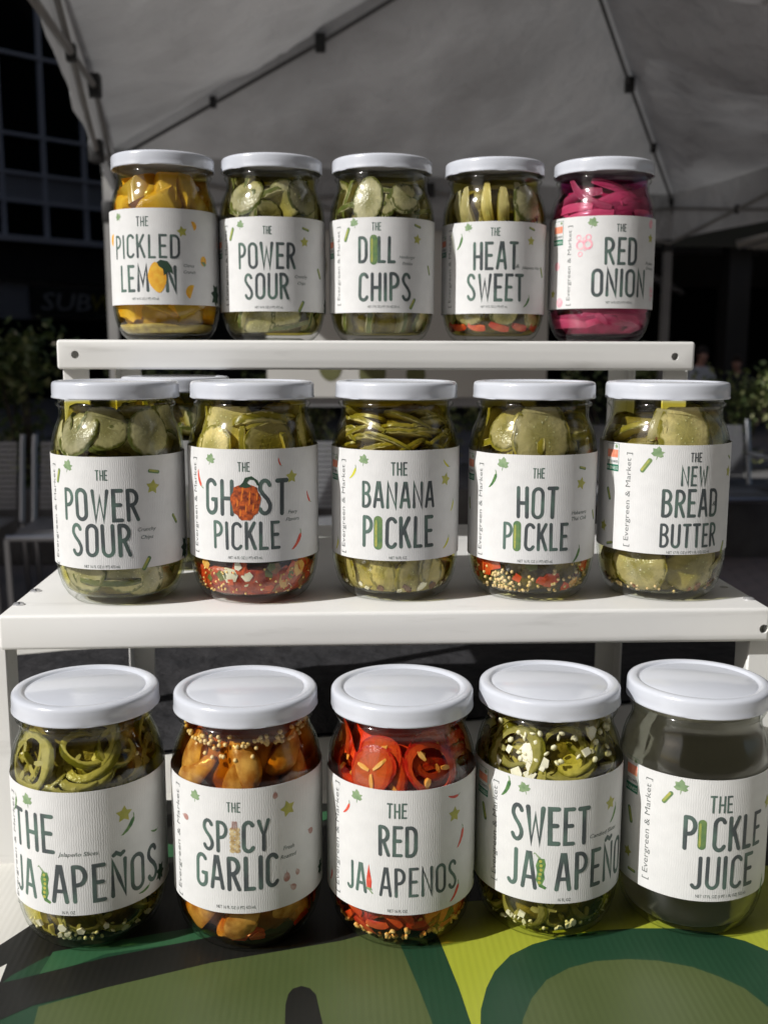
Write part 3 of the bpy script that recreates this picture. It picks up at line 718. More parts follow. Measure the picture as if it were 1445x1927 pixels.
def P_chip(rnd, R, t):
    n = rnd.choice([4, 5, 6]); a0 = rnd.uniform(0, 6); v = []; uv = []
    pts = [(R * rnd.uniform(.6, 1) * cos(a0 + 2 * pi * i / n), R * rnd.uniform(.6, 1) * sin(a0 + 2 * pi * i / n)) for i in range(n)]
    for z in (t / 2, -t / 2):
        for p in pts: v.append((p[0], p[1], z)); uv.append((p[0] / R, p[1] / R))
    f = [tuple(range(n)), tuple(range(2 * n - 1, n - 1, -1))] + [(i, i + n, (i + 1) % n + n, (i + 1) % n)[::1] for i in range(n)]
    return v, uv, f, [0] * len(f)

def put(jar, name, shape, mats, phi, z, depth, rot, zlim=(5.6, 116), lay=0.0, rin=None):
    """turn a shape into place against the glass; what would pass the glass is pressed flat on it"""
    v, uv, f, m = shape
    er = Vector((sin(phi), -cos(phi), 0)); et = Vector((cos(phi), sin(phi), 0)); ez = Vector((0, 0, 1))
    B = Matrix((et, ez, er)).transposed() @ Euler(rot).to_matrix()
    r0 = (rin if rin is not None else inner_r(z)) - depth
    c = er * r0 + ez * z; b = MB(); P = []
    for p in v:
        q = c + B @ Vector(p)
        q.z = min(max(q.z, zlim[0] + .25 * lay), zlim[1] - .1 * lay)
        r = sqrt(q.x ** 2 + q.y ** 2); R = inner_r(q.z) - .55 - lay
        if r > R: q.x *= R / r; q.y *= R / r
        P.append(q)
    cc = sum(P, Vector()) / len(P)
    b.v = [tuple((q - cc) / 1000) for q in P]; b.f = [tuple(i) for i in f]; b.m = list(m); b.uv = uv
    return b.build(name, mats, jar, smooth=True, angle=50, loc=cc / 1000)

def seeds(jar, name, mats, spots, r, sq=(1, 1, .6), n=6, kind='stuff'):
    b = MB()
    for (x, y, z, e, k) in spots:
        b.ball((x / 1000, y / 1000, z / 1000), r / 1000, 0, n, sq, e.to_matrix())
    o = b.build(name, mats, jar, smooth=True); o['kind'] = kind; return o
def scatter(rnd, n, z0, z1, lay=(0.8, 3), full=.7, phis=None):
    out = []
    for i in range(n):
        z = z0 + (z1 - z0) * rnd.random() ** 1.6; ph = rnd.uniform(-pi, pi) if phis is None else rnd.choice(phis) + rnd.gauss(0, .13)
        r = inner_r(z) - rnd.uniform(*lay)
        if rnd.random() > full: r *= sqrt(rnd.random())
        out.append((r * sin(ph), -r * cos(ph), z, Euler((rnd.uniform(0, 6), rnd.uniform(0, 6), 0)), 0))
    return out

def fill_discs(jar, rnd, name, mats, zs, n, R=(13, 17), t=(3, 4.5), face=.7, shape='disc', zspread=8, back=True):
    """packs slices round the glass, face on or edge on, row after row"""
    for z in zs:
        ph0 = rnd.uniform(0, 1)
        for i in range(n):
            phi = -pi + 2 * pi * (i + ph0) / n + rnd.uniform(-.15, .15)
            r = rnd.uniform(*R); th = rnd.uniform(*t)
            if rnd.random() < face: rot = (rnd.uniform(-.55, .55), rnd.uniform(-.6, .6), rnd.uniform(0, 6)); dep = rnd.uniform(1.5, 7)
            elif rnd.random() < .5: rot = (pi / 2 + rnd.uniform(-.5, .3), rnd.uniform(-.35, .35), rnd.uniform(-.3, .3)); dep = r * rnd.uniform(.55, .8)
            else: rot = (rnd.uniform(-.2, .2), pi / 2 + rnd.uniform(-.45, .45), rnd.uniform(-.3, .3)); dep = r * rnd.uniform(.55, .8)
            sh = P_disc(rnd, r, th) if shape == 'disc' else P_ring(rnd, r, th)
            put(jar, name, sh, mats, phi, z + rnd.uniform(-zspread, zspread) * .5, dep, rot, lay=rnd.uniform(0, 2.2))

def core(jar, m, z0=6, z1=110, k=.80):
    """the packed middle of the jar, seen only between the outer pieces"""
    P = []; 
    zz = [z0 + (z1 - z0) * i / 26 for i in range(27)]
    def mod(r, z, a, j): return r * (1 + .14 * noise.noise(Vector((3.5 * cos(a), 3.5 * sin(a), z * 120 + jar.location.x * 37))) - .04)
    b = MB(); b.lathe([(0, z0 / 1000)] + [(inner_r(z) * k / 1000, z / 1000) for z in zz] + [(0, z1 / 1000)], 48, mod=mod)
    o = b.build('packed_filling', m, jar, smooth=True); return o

# label contents: u, v in mm on the paper, measured round each jar from the front
JARS = {
1: {"p": [-0.1215, 0.7769], "lab": [24.6, 90.3], "L": [["THE", -14.3, -5.2, 77.8, 84.6], ["PICKLED", -35.2, 16.0, 56.2, 72.7], ["LEM#N", -30.3, 13.1, 33.0, 51.8]], "S": [["Citrus", 18.6, 26.8, 51.8], ["Crunch", 18.5, 27.6, 47.4], ["NET 16 FL OZ (1 PT) 473 mL", -19.2, 0.9, 28.6]], "D": [["leaf", -30.8, 85.0, 5.4, 20], ["star", 18.1, 74.8, 6.9, 0], ["wedge", 27.2, 79.4, 6.5, -70], ["wedge", -40.4, 70.1, 8.4, 80], ["lemon_s", 35.0, 55.4, 7.7, 0], ["wedge", 22.9, 34.2, 10.0, 70], ["dleaf", 49.5, 32.0, 15.4, 90], ["lemon", -0.1, 43.2, 21.5, 0]]},
2: {"p": [-0.0433, 0.7818], "lab": [20.4, 85.9], "L": [["THE", -4.9, 1.4, 73.6, 79.3], ["POWER", -24.1, 18.1, 49.9, 68.5], ["SOUR", -19.4, 13.0, 28.5, 47.3]], "S": [["Crunchy", 17.9, 28.3, 45.0], ["Chips", 20.0, 26.8, 40.5], ["NET 16 FL OZ (1 PT) 473 mL", -11.3, 9.0, 23.3]], "side": [-37.8, 25.1, 81.0], "badge": [-57.0, -44.9, 69.7, 73.8], "D": [["leaf", -22.1, 80.6, 5.8, 0], ["pick", -30.6, 74.6, 8.5, 68], ["pick", 27.2, 78.1, 5.8, -15], ["star", 26.1, 69.2, 6.6, 0], ["pick", 41.6, 47.9, 7.3, -62], ["pick", 22.9, 24.1, 7.7, 62], ["dleaf", 55.8, 24.1, 11.6, 80]]},
3: {"p": [0.0374, 0.7786], "lab": [19.9, 85.8], "L": [["THE", -9.2, -2.5, 76.4, 82.2], ["D*LL", -19.2, 7.4, 54.2, 72.8], ["CHIPS", -19.2, 19.6, 27.7, 48.0]], "S": [["Hamburger", 10.6, 23.7, 58.7], ["Pickles", 13.0, 21.3, 54.3], ["NET 17 FL OZ (1 PT 1 FL OZ) 502 mL", -11.9, 11.2, 24.0]], "side": [-37.9, 25.3, 80.6], "badge": [-52.5, -45.1, 69.3, 74.1], "D": [["leaf", -22.6, 82.1, 6.2, 0], ["pick", -28.8, 74.4, 9.2, 68], ["pick", 25.9, 80.5, 5.8, -15], ["star", 25.5, 71.3, 6.5, 0], ["pick", 39.2, 50.6, 6.5, -68], ["pick", 21.6, 26.2, 7.7, 60], ["pbig", -7.7, 63.4, 20.8, 0]]},
4: {"p": [0.1219, 0.7857], "lab": [19.8, 84.6], "L": [["THE", -8.3, -1.5, 74.3, 80.2], ["HEAT", -20.9, 12.0, 50.5, 70.6], ["SWEET", -25.7, 17.1, 28.5, 48.3]], "S": [["&", 10.5, 13.5, 53.4], ["Jalapeno Hot", 15.3, 34.1, 52.7], ["NET 16 FL OZ (1 PT) 473 mL", -14.6, 4.7, 24.7]], "side": [-43.3, 24.6, 80.1], "badge": [-61.1, -48.9, 68.0, 76.5], "D": [["leaf", -25.1, 80.5, 5.8, 0], ["gpep", -32.4, 69.8, 9.3, 65], ["pick", 24.4, 80.1, 5.4, -15], ["star", 23.6, 71.5, 6.2, 0], ["pick", 37.9, 50.1, 7.0, -65], ["gpep", 20.4, 27.7, 7.8, 55]]},
5: {"p": [0.2023, 0.7798], "lab": [23.7, 88.6], "L": [["THE", 0.6, 7.7, 77.3, 82.8], ["RED", -7.5, 17.1, 54.1, 73.6], ["ONION", -16.1, 26.4, 31.7, 51.8]], "S": [["Pickled", 27.4, 38.3, 56.3], ["Onions", 27.7, 38.8, 52.9], ["NET 16 FL OZ (1 PT) 473 mL", -5.4, 14.6, 27.9]], "side": [-34.1, 26.0, 82.7], "badge": [-52.1, -40.4, 69.6, 86.7], "D": [["leaf", -16.4, 83.8, 6.9, 0], ["star", 32.9, 74.1, 6.2, 0], ["pdot", 32.7, 84.2, 6.9, 0], ["pdot", -46.3, 54.5, 6.9, 0], ["pdot", -42.4, 28.2, 7.7, 0], ["star", -51.3, 34.8, 5.8, 0], ["onions", -22.4, 68.5, 14.6, 0], ["onions", 38.9, 35.0, 9.3, 0]]},
6: {"p": [-0.1279, 0.617], "lab": [23.6, 88.3], "L": [["THE", -5.6, 1.3, 74.9, 80.9], ["POWER", -27.4, 18.3, 51.2, 70.3], ["SOUR", -22.4, 13.1, 30.6, 50.2]], "S": [["Crunchy", 17.2, 28.3, 46.2], ["Chips", 18.9, 26.4, 41.6], ["NET 16 FL OZ (1 PT) 473 mL", -14.3, 6.6, 25.3]], "side": [-38.8, 24.0, 82.9], "D": [["leaf", -23.5, 82.6, 6.6, 0], ["pick", -32.7, 76.4, 7.8, 70], ["pick", 28.1, 79.0, 6.6, -10], ["star", 27.1, 70.2, 7.8, 0], ["pick", 43.2, 49.8, 6.3, -55], ["pick", 21.8, 26.1, 7.8, 60], ["dleaf", 55.8, 29.6, 13.8, 90]]},
7: {"p": [-0.0476, 0.6173], "lab": [27.1, 92.4], "L": [["THE", -6.1, 0.8, 79.7, 85.2], ["GH#ST", -27.5, 22.9, 54.1, 75.5], ["PICKLE", -22.0, 17.8, 34.3, 51.0]], "S": [["Fiery", 23.2, 30.1, 55.6], ["Flavors", 21.7, 31.3, 51.3], ["NET 16 FL OZ (1 PT) 473 mL", -12.7, 7.2, 29.9]], "side": [-37.7, 30.6, 86.5], "D": [["leaf", -23.4, 86.3, 6.0, 0], ["rchil", -32.9, 74.8, 9.0, -72], ["rchil", 18.1, 85.0, 4.2, -70], ["star", 26.0, 75.9, 7.2, 0], ["rchil", 39.9, 62.9, 6.6, -62], ["rchil", 29.4, 37.4, 10.2, 55], ["dleaf", 61.6, 30.2, 12.0, 90], ["ghost", -1.9, 63.0, 22.9, 0]]},
8: {"p": [0.0384, 0.6202], "lab": [26.8, 91.3], "L": [["THE", -5.1, 4.4, 76.7, 84.6], ["BANANA", -22.6, 21.5, 57.5, 73.3], ["P*CKLE", -22.3, 21.0, 34.1, 53.1]], "S": [["NET 16 FL OZ", -5.8, 4.5, 28.7]], "side": [-37.6, 29.0, 84.7], "badge": [-53.8, -43.7, 73.2, 86.6], "D": [["leaf", -21.5, 85.3, 6.0, 0], ["ypep", -29.2, 77.0, 7.3, 55], ["ypep", 31.3, 82.6, 6.0, -40], ["star", 31.0, 73.2, 7.3, 0], ["ypep", 38.5, 56.5, 6.0, 65], ["ypep", 32.3, 34.9, 7.3, 50], ["ypep", -45.0, 32.7, 6.7, 65], ["pbig", -12.4, 43.2, 20.0, 0]]},
9: {"p": [0.1222, 0.6174], "lab": [24.8, 88.7], "L": [["THE", -7.2, -0.5, 75.2, 81.3], ["HOT", -16.0, 7.6, 51.6, 70.6], ["P*CKLE", -24.0, 15.0, 32.4, 49.1]], "S": [["Habanero", 17.5, 30.1, 54.5], ["Thai Chili", 17.6, 30.4, 51.0], ["NET 16 FL OZ (1 PT) 473 mL", -14.8, 5.8, 26.4]], "side": [-41.9, 27.0, 82.2], "badge": [-60.5, -49.4, 70.8, 86.8], "D": [["leaf", -25.0, 83.0, 6.9, 0], ["gpep", -31.8, 72.5, 9.0, 60], ["pick", 25.4, 80.4, 5.4, -12], ["star", 24.4, 71.4, 6.9, 0], ["pick", 40.3, 51.2, 6.0, -65], ["gpep", 22.4, 28.8, 8.4, 60], ["pick", -56.4, 56.3, 6.6, -75], ["pbig", -15.5, 41.1, 18.1, 0]]},
10: {"p": [0.203, 0.6149], "lab": [30.4, 94.5], "L": [["THE", 2.9, 9.9, 84.7, 90.3], ["NEW", -2.2, 14.4, 70.8, 82.6], ["BREAD", -12.6, 23.2, 52.2, 69.0], ["BUTTER", -12.9, 23.4, 34.3, 48.8]], "S": [["&", 19.3, 22.2, 59.8], ["NET 17 FL OZ (1 PT 1 FL OZ) 502 mL", -8.6, 18.9, 31.7]], "side": [-33.2, 33.2, 89.1], "badge": [-51.6, -40.5, 77.3, 93.7], "D": [["leaf", -15.9, 89.7, 6.9, 0], ["pick", -22.3, 82.3, 8.7, 55], ["pick", -48.3, 63.3, 7.2, -68], ["star", -53.1, 43.0, 6.6, 0], ["pick", -45.9, 33.4, 5.4, 15], ["star", 36.6, 77.6, 6.6, 0], ["pick", 37.2, 86.1, 4.2, -30], ["pick", 32.6, 32.6, 7.2, 66]]},
11: {"p": [-0.1275, 0.512], "lab": [24.3, 88.5], "L": [["THE", -36.4, -9.1, 56.1, 76.7], ["JA*APEÑOS", -37.8, 45.7, 30.5, 50.9]], "S": [["Jalapeño Slices", -7.4, 12.2, 56.6], ["16 FL OZ", -6.5, -0.1, 25.9]], "side": [-39.5, 21.9, 82.6], "D": [["leaf", -24.4, 81.8, 6.6, 10], ["gpep", -35.6, 76.7, 7.9, 70], ["star", 25.7, 73.3, 7.9, 0], ["gpep", 27.7, 66.1, 9.4, 50], ["gpep", 44.5, 57.3, 4.9, -15], ["gpep", 35.8, 28.8, 6.4, 15], ["gbig", -14.8, 39.3, 19.2, 0], ["dleaf", 49.3, 32.1, 9.8, 80]]},
12: {"p": [-0.0451, 0.5074], "lab": [25.9, 91.0], "L": [["THE", -7.0, -0.3, 78.9, 84.1], ["SP*CY", -20.1, 13.7, 57.7, 74.6], ["GARLIC", -24.8, 17.9, 37.9, 56.1]], "S": [["Fresh", 20.9, 27.5, 57.1], ["Roasted", 19.4, 28.8, 52.6], ["NET 16 FL OZ (1 PT) 473 mL", -13.2, 6.5, 29.2]], "side": [-39.2, 27.3, 87.1], "D": [["leaf", -24.4, 84.7, 5.6, 0], ["garl", -31.6, 71.8, 5.4, 80], ["garl", 17.0, 85.7, 4.4, 0], ["star", 23.9, 77.3, 7.8, 0], ["garl", 39.5, 60.0, 5.4, 60], ["garl", 22.8, 41.4, 6.3, 0], ["garl", 29.4, 41.9, 4.4, 20], ["garl", 26.6, 34.9, 5.4, 50], ["braid", -3.2, 65.5, 17.1, 0], ["dleaf", 51.0, 34.6, 8.3, 80]]},
13: {"p": [0.0352, 0.5063], "lab": [23.5, 88.8], "L": [["THE", -9.8, 0.1, 74.4, 82.4], ["RED", -13.8, 5.0, 54.2, 70.6], ["JA*APENOS", -32.5, 28.3, 32.8, 48.6]], "S": [["NET 16 FL OZ", -9.1, 0.7, 25.7]], "side": [-40.7, 26.7, 86.3], "D": [["leaf", -25.9, 83.0, 6.1, 0], ["rchil", -32.7, 74.5, 6.8, 55], ["rchil", 25.8, 82.0, 6.3, -8], ["star", 26.7, 72.2, 7.3, 0], ["rchil", 31.6, 58.0, 9.2, 66], ["rchil", 27.6, 29.7, 8.8, 55], ["rbig", -18.8, 41.5, 15.1, 0], ["rchil", -47.7, 32.4, 6.3, 70], ["dleaf", 52.5, 29.5, 8.3, 80]]},
14: {"p": [0.1137, 0.5104], "lab": [25.3, 90.8], "L": [["SWEET", -27.0, 13.8, 56.3, 76.8], ["JA*APEÑO", -28.6, 41.7, 32.2, 52.8]], "S": [["Candied Slices", 14.6, 34.4, 59.8], ["16 FL OZ", -1.7, 4.9, 27.5]], "side": [-37.2, 30.6, 84.8], "badge": [-53.2, -42.8, 73.6, 88.0], "D": [["gpep", -30.1, 82.6, 9.3, 65], ["leaf", -20.1, 85.1, 5.9, 10], ["star", 28.5, 74.3, 6.9, 0], ["gpep", 31.6, 66.9, 8.3, 57], ["gpep", 43.8, 26.9, 5.4, 20], ["pick", -45.9, 64.7, 8.3, -72], ["gbig", -10.1, 42.3, 19.1, 0]]},
15: {"p": [0.1917, 0.509], "lab": [25.2, 90.0], "L": [["THE", -5.0, 6.8, 72.6, 81.9], ["P*CKLE", -17.2, 26.9, 51.9, 70.7], ["JUICE", -12.9, 22.1, 31.4, 49.6]], "S": [["NET 17 FL OZ (1 PT 1 FL OZ) 502 mL", -9.7, 18.2, 28.0]], "side": [-36.5, 30.3, 85.3], "badge": [-53.4, -43.4, 73.4, 92.4], "D": [["leaf", -19.2, 85.0, 6.8, 0], ["pick", -25.7, 78.1, 7.3, 55], ["pick", -48.5, 60.8, 8.3, -73], ["pick", -45.6, 30.8, 5.4, 0], ["star", 34.9, 72.0, 6.8, 0], ["gpep", 32.5, 26.3, 8.3, 66], ["star", -49.4, 39.8, 5.9, 0], ["pbig", -8.0, 61.1, 16.1, 0]]},
}

ROW_Z = [0.0055, -0.1489, -0.3011]
_parts = {}
def make_jar(k, name, label, brine, recipe, top=117.5, corem=None, corek=.80, seed=None):
    d = JARS[k]; rnd = random.Random(seed or 100 + k)
    jar = empty(name, (d['p'][0], d['p'][1], CAM_Z + ROW_Z[(k - 1) // 5]))
    tag(jar, label, 'jar', 'jars of pickles set out in rows on the white stand')
    if 'g' not in _parts: _parts['g'] = glass_mesh(); _parts['l'] = lid_mesh()
    link('glass', _parts['g'], jar, mats=M['glass'])
    lid = link('lid', _parts['l'], jar, mats=M['lid'])
    lid.rotation_euler.z = rnd.uniform(0, 6); lid.rotation_euler.x = rnd.uniform(-.006, .006)
    if brine:
        key = 'b%s' % top
        if key not in _parts: _parts[key] = brine_mesh(top / 1000 * 1000)
        me = _parts[key].copy(); me.materials.clear(); me.materials.append(M[brine]); link('brine', me, jar)
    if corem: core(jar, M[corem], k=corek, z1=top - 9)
    recipe(jar, rnd)
    build_label(jar, d, rnd)
    return jar

CK = lambda: [M['cuke'], M['cuke_skin']]
CY = lambda: [M['cukey'], M['cukey_skin']]
JL = lambda: [M['jal'], M['jal_skin'], M['jal']]
RJL = lambda: [M['rjal'], M['rjal_skin'], M['pith']]
FRONT = (-1.3, 1.3)

def r_power(jar, rnd):
    fill_discs(jar, rnd, 'cucumber_slice', CK(), (102, 95, 88), 8, R=(13, 19), t=(2.6, 4), face=.42)
    fill_discs(jar, rnd, 'cucumber_slice', CK(), (22, 14), 8, R=(14, 19), t=(2.6, 4), face=.55, zspread=5)
    put(jar, 'cucumber_slice', P_disc(rnd, 15, 4), CK(), -.55, 100, 3.5, (-.25, .5, 1), lay=0)
    put(jar, 'cucumber_slice', P_disc(rnd, 14, 4), CK(), .75, 101, 2.0, (.15, .1, 2), lay=0)
    put(jar, 'pickled_peel_strip', P_strip(rnd, 26, 6, 2.2, .5), CK(), -.9, 96, 1.5, (0, 0, -.9), lay=0)
def r_lemon(jar, rnd):
    for z, n in ((103, 7), (92, 7)):
        for i in range(n):
            phi = 2 * pi * i / n + rnd.uniform(-.2, .2)
            put(jar, 'lemon_wedge', P_wedge(rnd, rnd.uniform(24, 30), rnd.uniform(11, 16), rnd.uniform(70, 110)), [M['lemon'], M['lemon_skin']], phi, z + rnd.uniform(-3, 3), rnd.uniform(5, 9),
                (rnd.uniform(-.8, .8), pi / 2 + rnd.uniform(-.7, .7), rnd.uniform(-.9, .9)), lay=rnd.uniform(0, 1.6))
    for i in range(7):
        phi = 2 * pi * i / 7 + rnd.uniform(-.2, .2)
        put(jar, 'lemon_wedge', P_wedge(rnd, rnd.uniform(26, 32), rnd.uniform(9, 13), rnd.uniform(80, 110)), [M['lemon'], M['lemon_skin']], phi, rnd.uniform(20, 27), rnd.uniform(5, 8),
            (rnd.uniform(.9, 1.5), rnd.uniform(-.4, .4), rnd.uniform(0, 6)), lay=rnd.uniform(.3, 2), zlim=(9, 116))
    b = MB(); n = 40
    b.lathe([(0, .0049)] + [((inner_r(z) - .5) / 1000, z / 1000) for z in (5.4, 7, 9, 11)] + [(.024, .0125), (0, .0125)], n, mod=lambda r, z, a, j: r * (1 - (.03 * (1 + sin(5 * a + 1)) if j > 3 else 0)))
    tag(b.build('sediment', M['sediment'], jar, smooth=True), kind='stuff')
def r_dill(jar, rnd):
    fill_discs(jar, rnd, 'pickle_chip', CK(), (98, 92), 11, R=(14, 19), t=(3, 4.5), face=.3)
    fill_discs(jar, rnd, 'pickle_chip', CK(), (20,), 8, R=(15, 18), t=(4, 5.5), face=.5, zspread=4)
    put(jar, 'pickle_chip', P_disc(rnd, 16, 5, oval=.75), CK(), -.35, 98, 2.5, (0, .15, 1.4), lay=0)
    put(jar, 'pickle_chip', P_disc(rnd, 16, 5, oval=.7), CK(), .45, 100, 3, (-.2, .7, .8), lay=.4)
    put(jar, 'pickle_chip', P_disc(rnd, 17, 5, oval=.6), CK(), .0, 97, 3, (.1, .9, 1.2), lay=1)
def r_heat(jar, rnd):
    for i in range(17):
        phi = 2 * pi * i / 17 + rnd.uniform(-.08, .08); yel = rnd.random() < .4
        put(jar, 'pickle_spear', P_strip(rnd, rnd.uniform(30, 38), rnd.uniform(6, 9), rnd.uniform(4, 6), rnd.uniform(-.3, .3)), CY() if yel else CK(), phi, rnd.uniform(92, 98), rnd.uniform(2, 5),
            (0, rnd.uniform(-.4, .4), pi / 2 + rnd.uniform(-.25, .25)), lay=rnd.uniform(0, 2))
    put(jar, 'pickle_chip', P_disc(rnd, 16, 5, oval=.8), CK(), .62, 99, 3, (0, .4, .9), lay=0)
    for i in range(8): put(jar, 'pickle_chip', P_disc(rnd, rnd.uniform(11, 14), 5), CY() if i % 2 else CK(), 2 * pi * i / 8 + .1, 21, 4, (rnd.uniform(-.5, .5), rnd.uniform(-.5, .5), 0), lay=rnd.uniform(0, 2), zlim=(10, 116))
    for i in range(12): put(jar, 'chili_piece', P_strip(rnd, rnd.uniform(12, 20), 5, 2.5, .5), [M['redbit'], M['redbit']], 2 * pi * i / 12, 10, 2, (rnd.uniform(-.3, .3), 0, rnd.uniform(-.3, .3)), lay=rnd.uniform(0, 1))
def r_onion(jar, rnd):
    for z, n in ((106, 7), (101, 8), (96, 8), (90, 8), (25, 7), (19, 8), (13, 7)):
        for i in range(n):
            phi = 2 * pi * i / n + rnd.uniform(-.3, .3)
            put(jar, 'onion_strip', P_strip(rnd, rnd.uniform(34, 52), rnd.uniform(5, 8), rnd.uniform(1.8, 3), rnd.uniform(.2, 1.1) * rnd.choice((-1, -1, 1)), n=22), [M['onion'], M['onion_skin']], phi, z + rnd.uniform(-2, 2), rnd.uniform(0, 3),
                (rnd.uniform(-.4, .4), rnd.uniform(-.15, .15), rnd.gauss(0, .22)), lay=rnd.uniform(0, 2.4))
def r_ghost(jar, rnd):
    fill_discs(jar, rnd, 'cucumber_slice', CY(), (102, 95, 89), 9, R=(13, 18), t=(2.5, 4), face=.25)
    put(jar, 'cucumber_slice', P_disc(rnd, 15, 4), CY(), -.65, 92, 1.5, (0, 0, 1), lay=0)
    put(jar, 'cucumber_slice', P_disc(rnd, 17, 4.5), CY(), .25, 106, 10, (1.15, .1, 0), lay=.2)
    b = MB(); b.lathe([(0, .0055)] + [((inner_r(z) - .9) / 1000, z / 1000) for z in (6, 8, 11, 15, 19, 22)] + [(.028, .024), (0, .024)], 48, mod=lambda r, z, a, j: r * (1 - .02 * abs(noise.noise(Vector((9 * cos(a), 9 * sin(a), z * 400))))))
    tag(b.build('pepper_mash', M['redmash'], jar, smooth=True), kind='stuff')
    for i in range(64): put(jar, 'pepper_piece', P_chip(rnd, rnd.uniform(3, 7.5), 1.4), rnd.choice([M['redbit'], M['redbit'], M['redbit'], M['pith'], M['brownbit'], M['cuke_skin'], M['white_bit'], M['clove']]), rnd.uniform(-pi, pi) if i > 26 else rnd.uniform(*FRONT), rnd.uniform(9, 24), .6, (rnd.uniform(-.3, .3), rnd.uniform(-.3, .3), 0), lay=rnd.uniform(0, .6))
    seeds(jar, 'pepper_seeds', M['oseed'], scatter(rnd, 200, 7, 23, (.2, 1.2)), .85)
def r_banana(jar, rnd):
    for z, n in ((107, 8), (103, 9), (99, 9), (94, 9), (90, 9)):
        for i in range(n):
            phi = 2 * pi * i / n + rnd.uniform(-.3, .3)
            put(jar, 'pickle_slice', P_disc(rnd, rnd.uniform(12, 18), rnd.uniform(1.8, 2.8), oval=.75), [M['cukey'], M['cukey_skin']], phi, z, rnd.uniform(8, 12), (rnd.uniform(1.0, 1.4), rnd.uniform(-.3, .3), rnd.uniform(-.5, .5)), lay=rnd.uniform(0, 2.2))
    fill_discs(jar, rnd, 'pickle_slice', CY(), (22, 15), 8, R=(14, 18), t=(2.5, 4), face=.6, zspread=5)
    for i in range(34): put(jar, 'garlic_piece', P_chip(rnd, rnd.uniform(1.8, 3.6), 1.6), M['white_bit'], rnd.uniform(-pi, pi), rnd.uniform(6.5, 10.5), 1, (rnd.uniform(-.6, .6), rnd.uniform(-.6, .6), 0), lay=rnd.uniform(0, .6))
    for i in range(10): put(jar, 'spice_piece', P_chip(rnd, rnd.uniform(2, 3.6), 1.4), M['peppercorn'], rnd.uniform(-pi, pi), rnd.uniform(6.5, 10), 1, (0, 0, 0), lay=rnd.uniform(0, .3))
def r_hot(jar, rnd):
    fill_discs(jar, rnd, 'cucumber_slice', CY(), (100, 92), 9, R=(15, 19), t=(3, 4.5), face=.3)
    put(jar, 'cucumber_slice', P_disc(rnd, 20, 4.5, oval=.93), CY(), -.05, 100, 1.6, (.06, 0, 1), lay=0)
    put(jar, 'cucumber_slice', P_disc(rnd, 20, 4.5, oval=.95), CY(), -.25, 95, 5, (0, 0, 2), lay=3)
    for i in range(34): put(jar, 'chili_piece', P_chip(rnd, rnd.uniform(4, 7.5), 1.6), rnd.choice([M['redbit'], M['redbit'], M['redbit'], M['cuke_skin'], M['pith']]), -pi + 2 * pi * i / 34 + rnd.uniform(-.1, .1), rnd.uniform(8, 26), 1.5, (rnd.uniform(-.5, .5), rnd.uniform(-.5, .5), rnd.uniform(0, 6)), lay=rnd.uniform(.5, 2.6))
    seeds(jar, 'mustard_seeds', M['mustard'], scatter(rnd, 170, 6.5, 22, (1.2, 3)) + scatter(rnd, 50, 7, 20, (1.2, 3), phis=[-.7]), 1.15, (1, 1, 1))
def r_bread(jar, rnd):
    fill_discs(jar, rnd, 'cucumber_slice', CY(), (100, 92), 8, R=(14, 18), t=(3, 4.5), face=.3)
    put(jar, 'cucumber_slice', P_disc(rnd, 18.5, 4.5, oval=.9), CY(), .02, 102, 1.6, (.05, .1, 1), lay=0)
    put(jar, 'cucumber_slice', P_strip(rnd, 32, 11, 5), CY(), -.45, 100, 3, (0, -.5, 1.45), lay=0)
    fill_discs(jar, rnd, 'cucumber_slice', CY(), (21,), 7, R=(16, 20), face=.7, zspread=3)
    for i in range(40): put(jar, 'spice_piece', P_chip(rnd, rnd.uniform(1.6, 3.6), 1), rnd.choice([M['brownbit'], M['brownbit'], M['mustard']]), rnd.uniform(-pi, pi), rnd.uniform(6, 10), .8, (rnd.uniform(-.5, .5), rnd.uniform(-.5, .5), 0), lay=rnd.uniform(0, .5))
    seeds(jar, 'mustard_seeds', M['mustard'], scatter(rnd, 60, 6.2, 10, (.8, 2)), 1.0, (1, 1, 1))
    for p, z in ((-.42, 98), (-.20, 93), (-.62, 104)):
        b = MB(); r = inner_r(z) - 2.6; b.ball((0, 0, 0), .0022, 0, 8); b.build('peppercorn', M['peppercorn'], jar, True, loc=(r * sin(p) / 1000, -r * cos(p) / 1000, z / 1000))
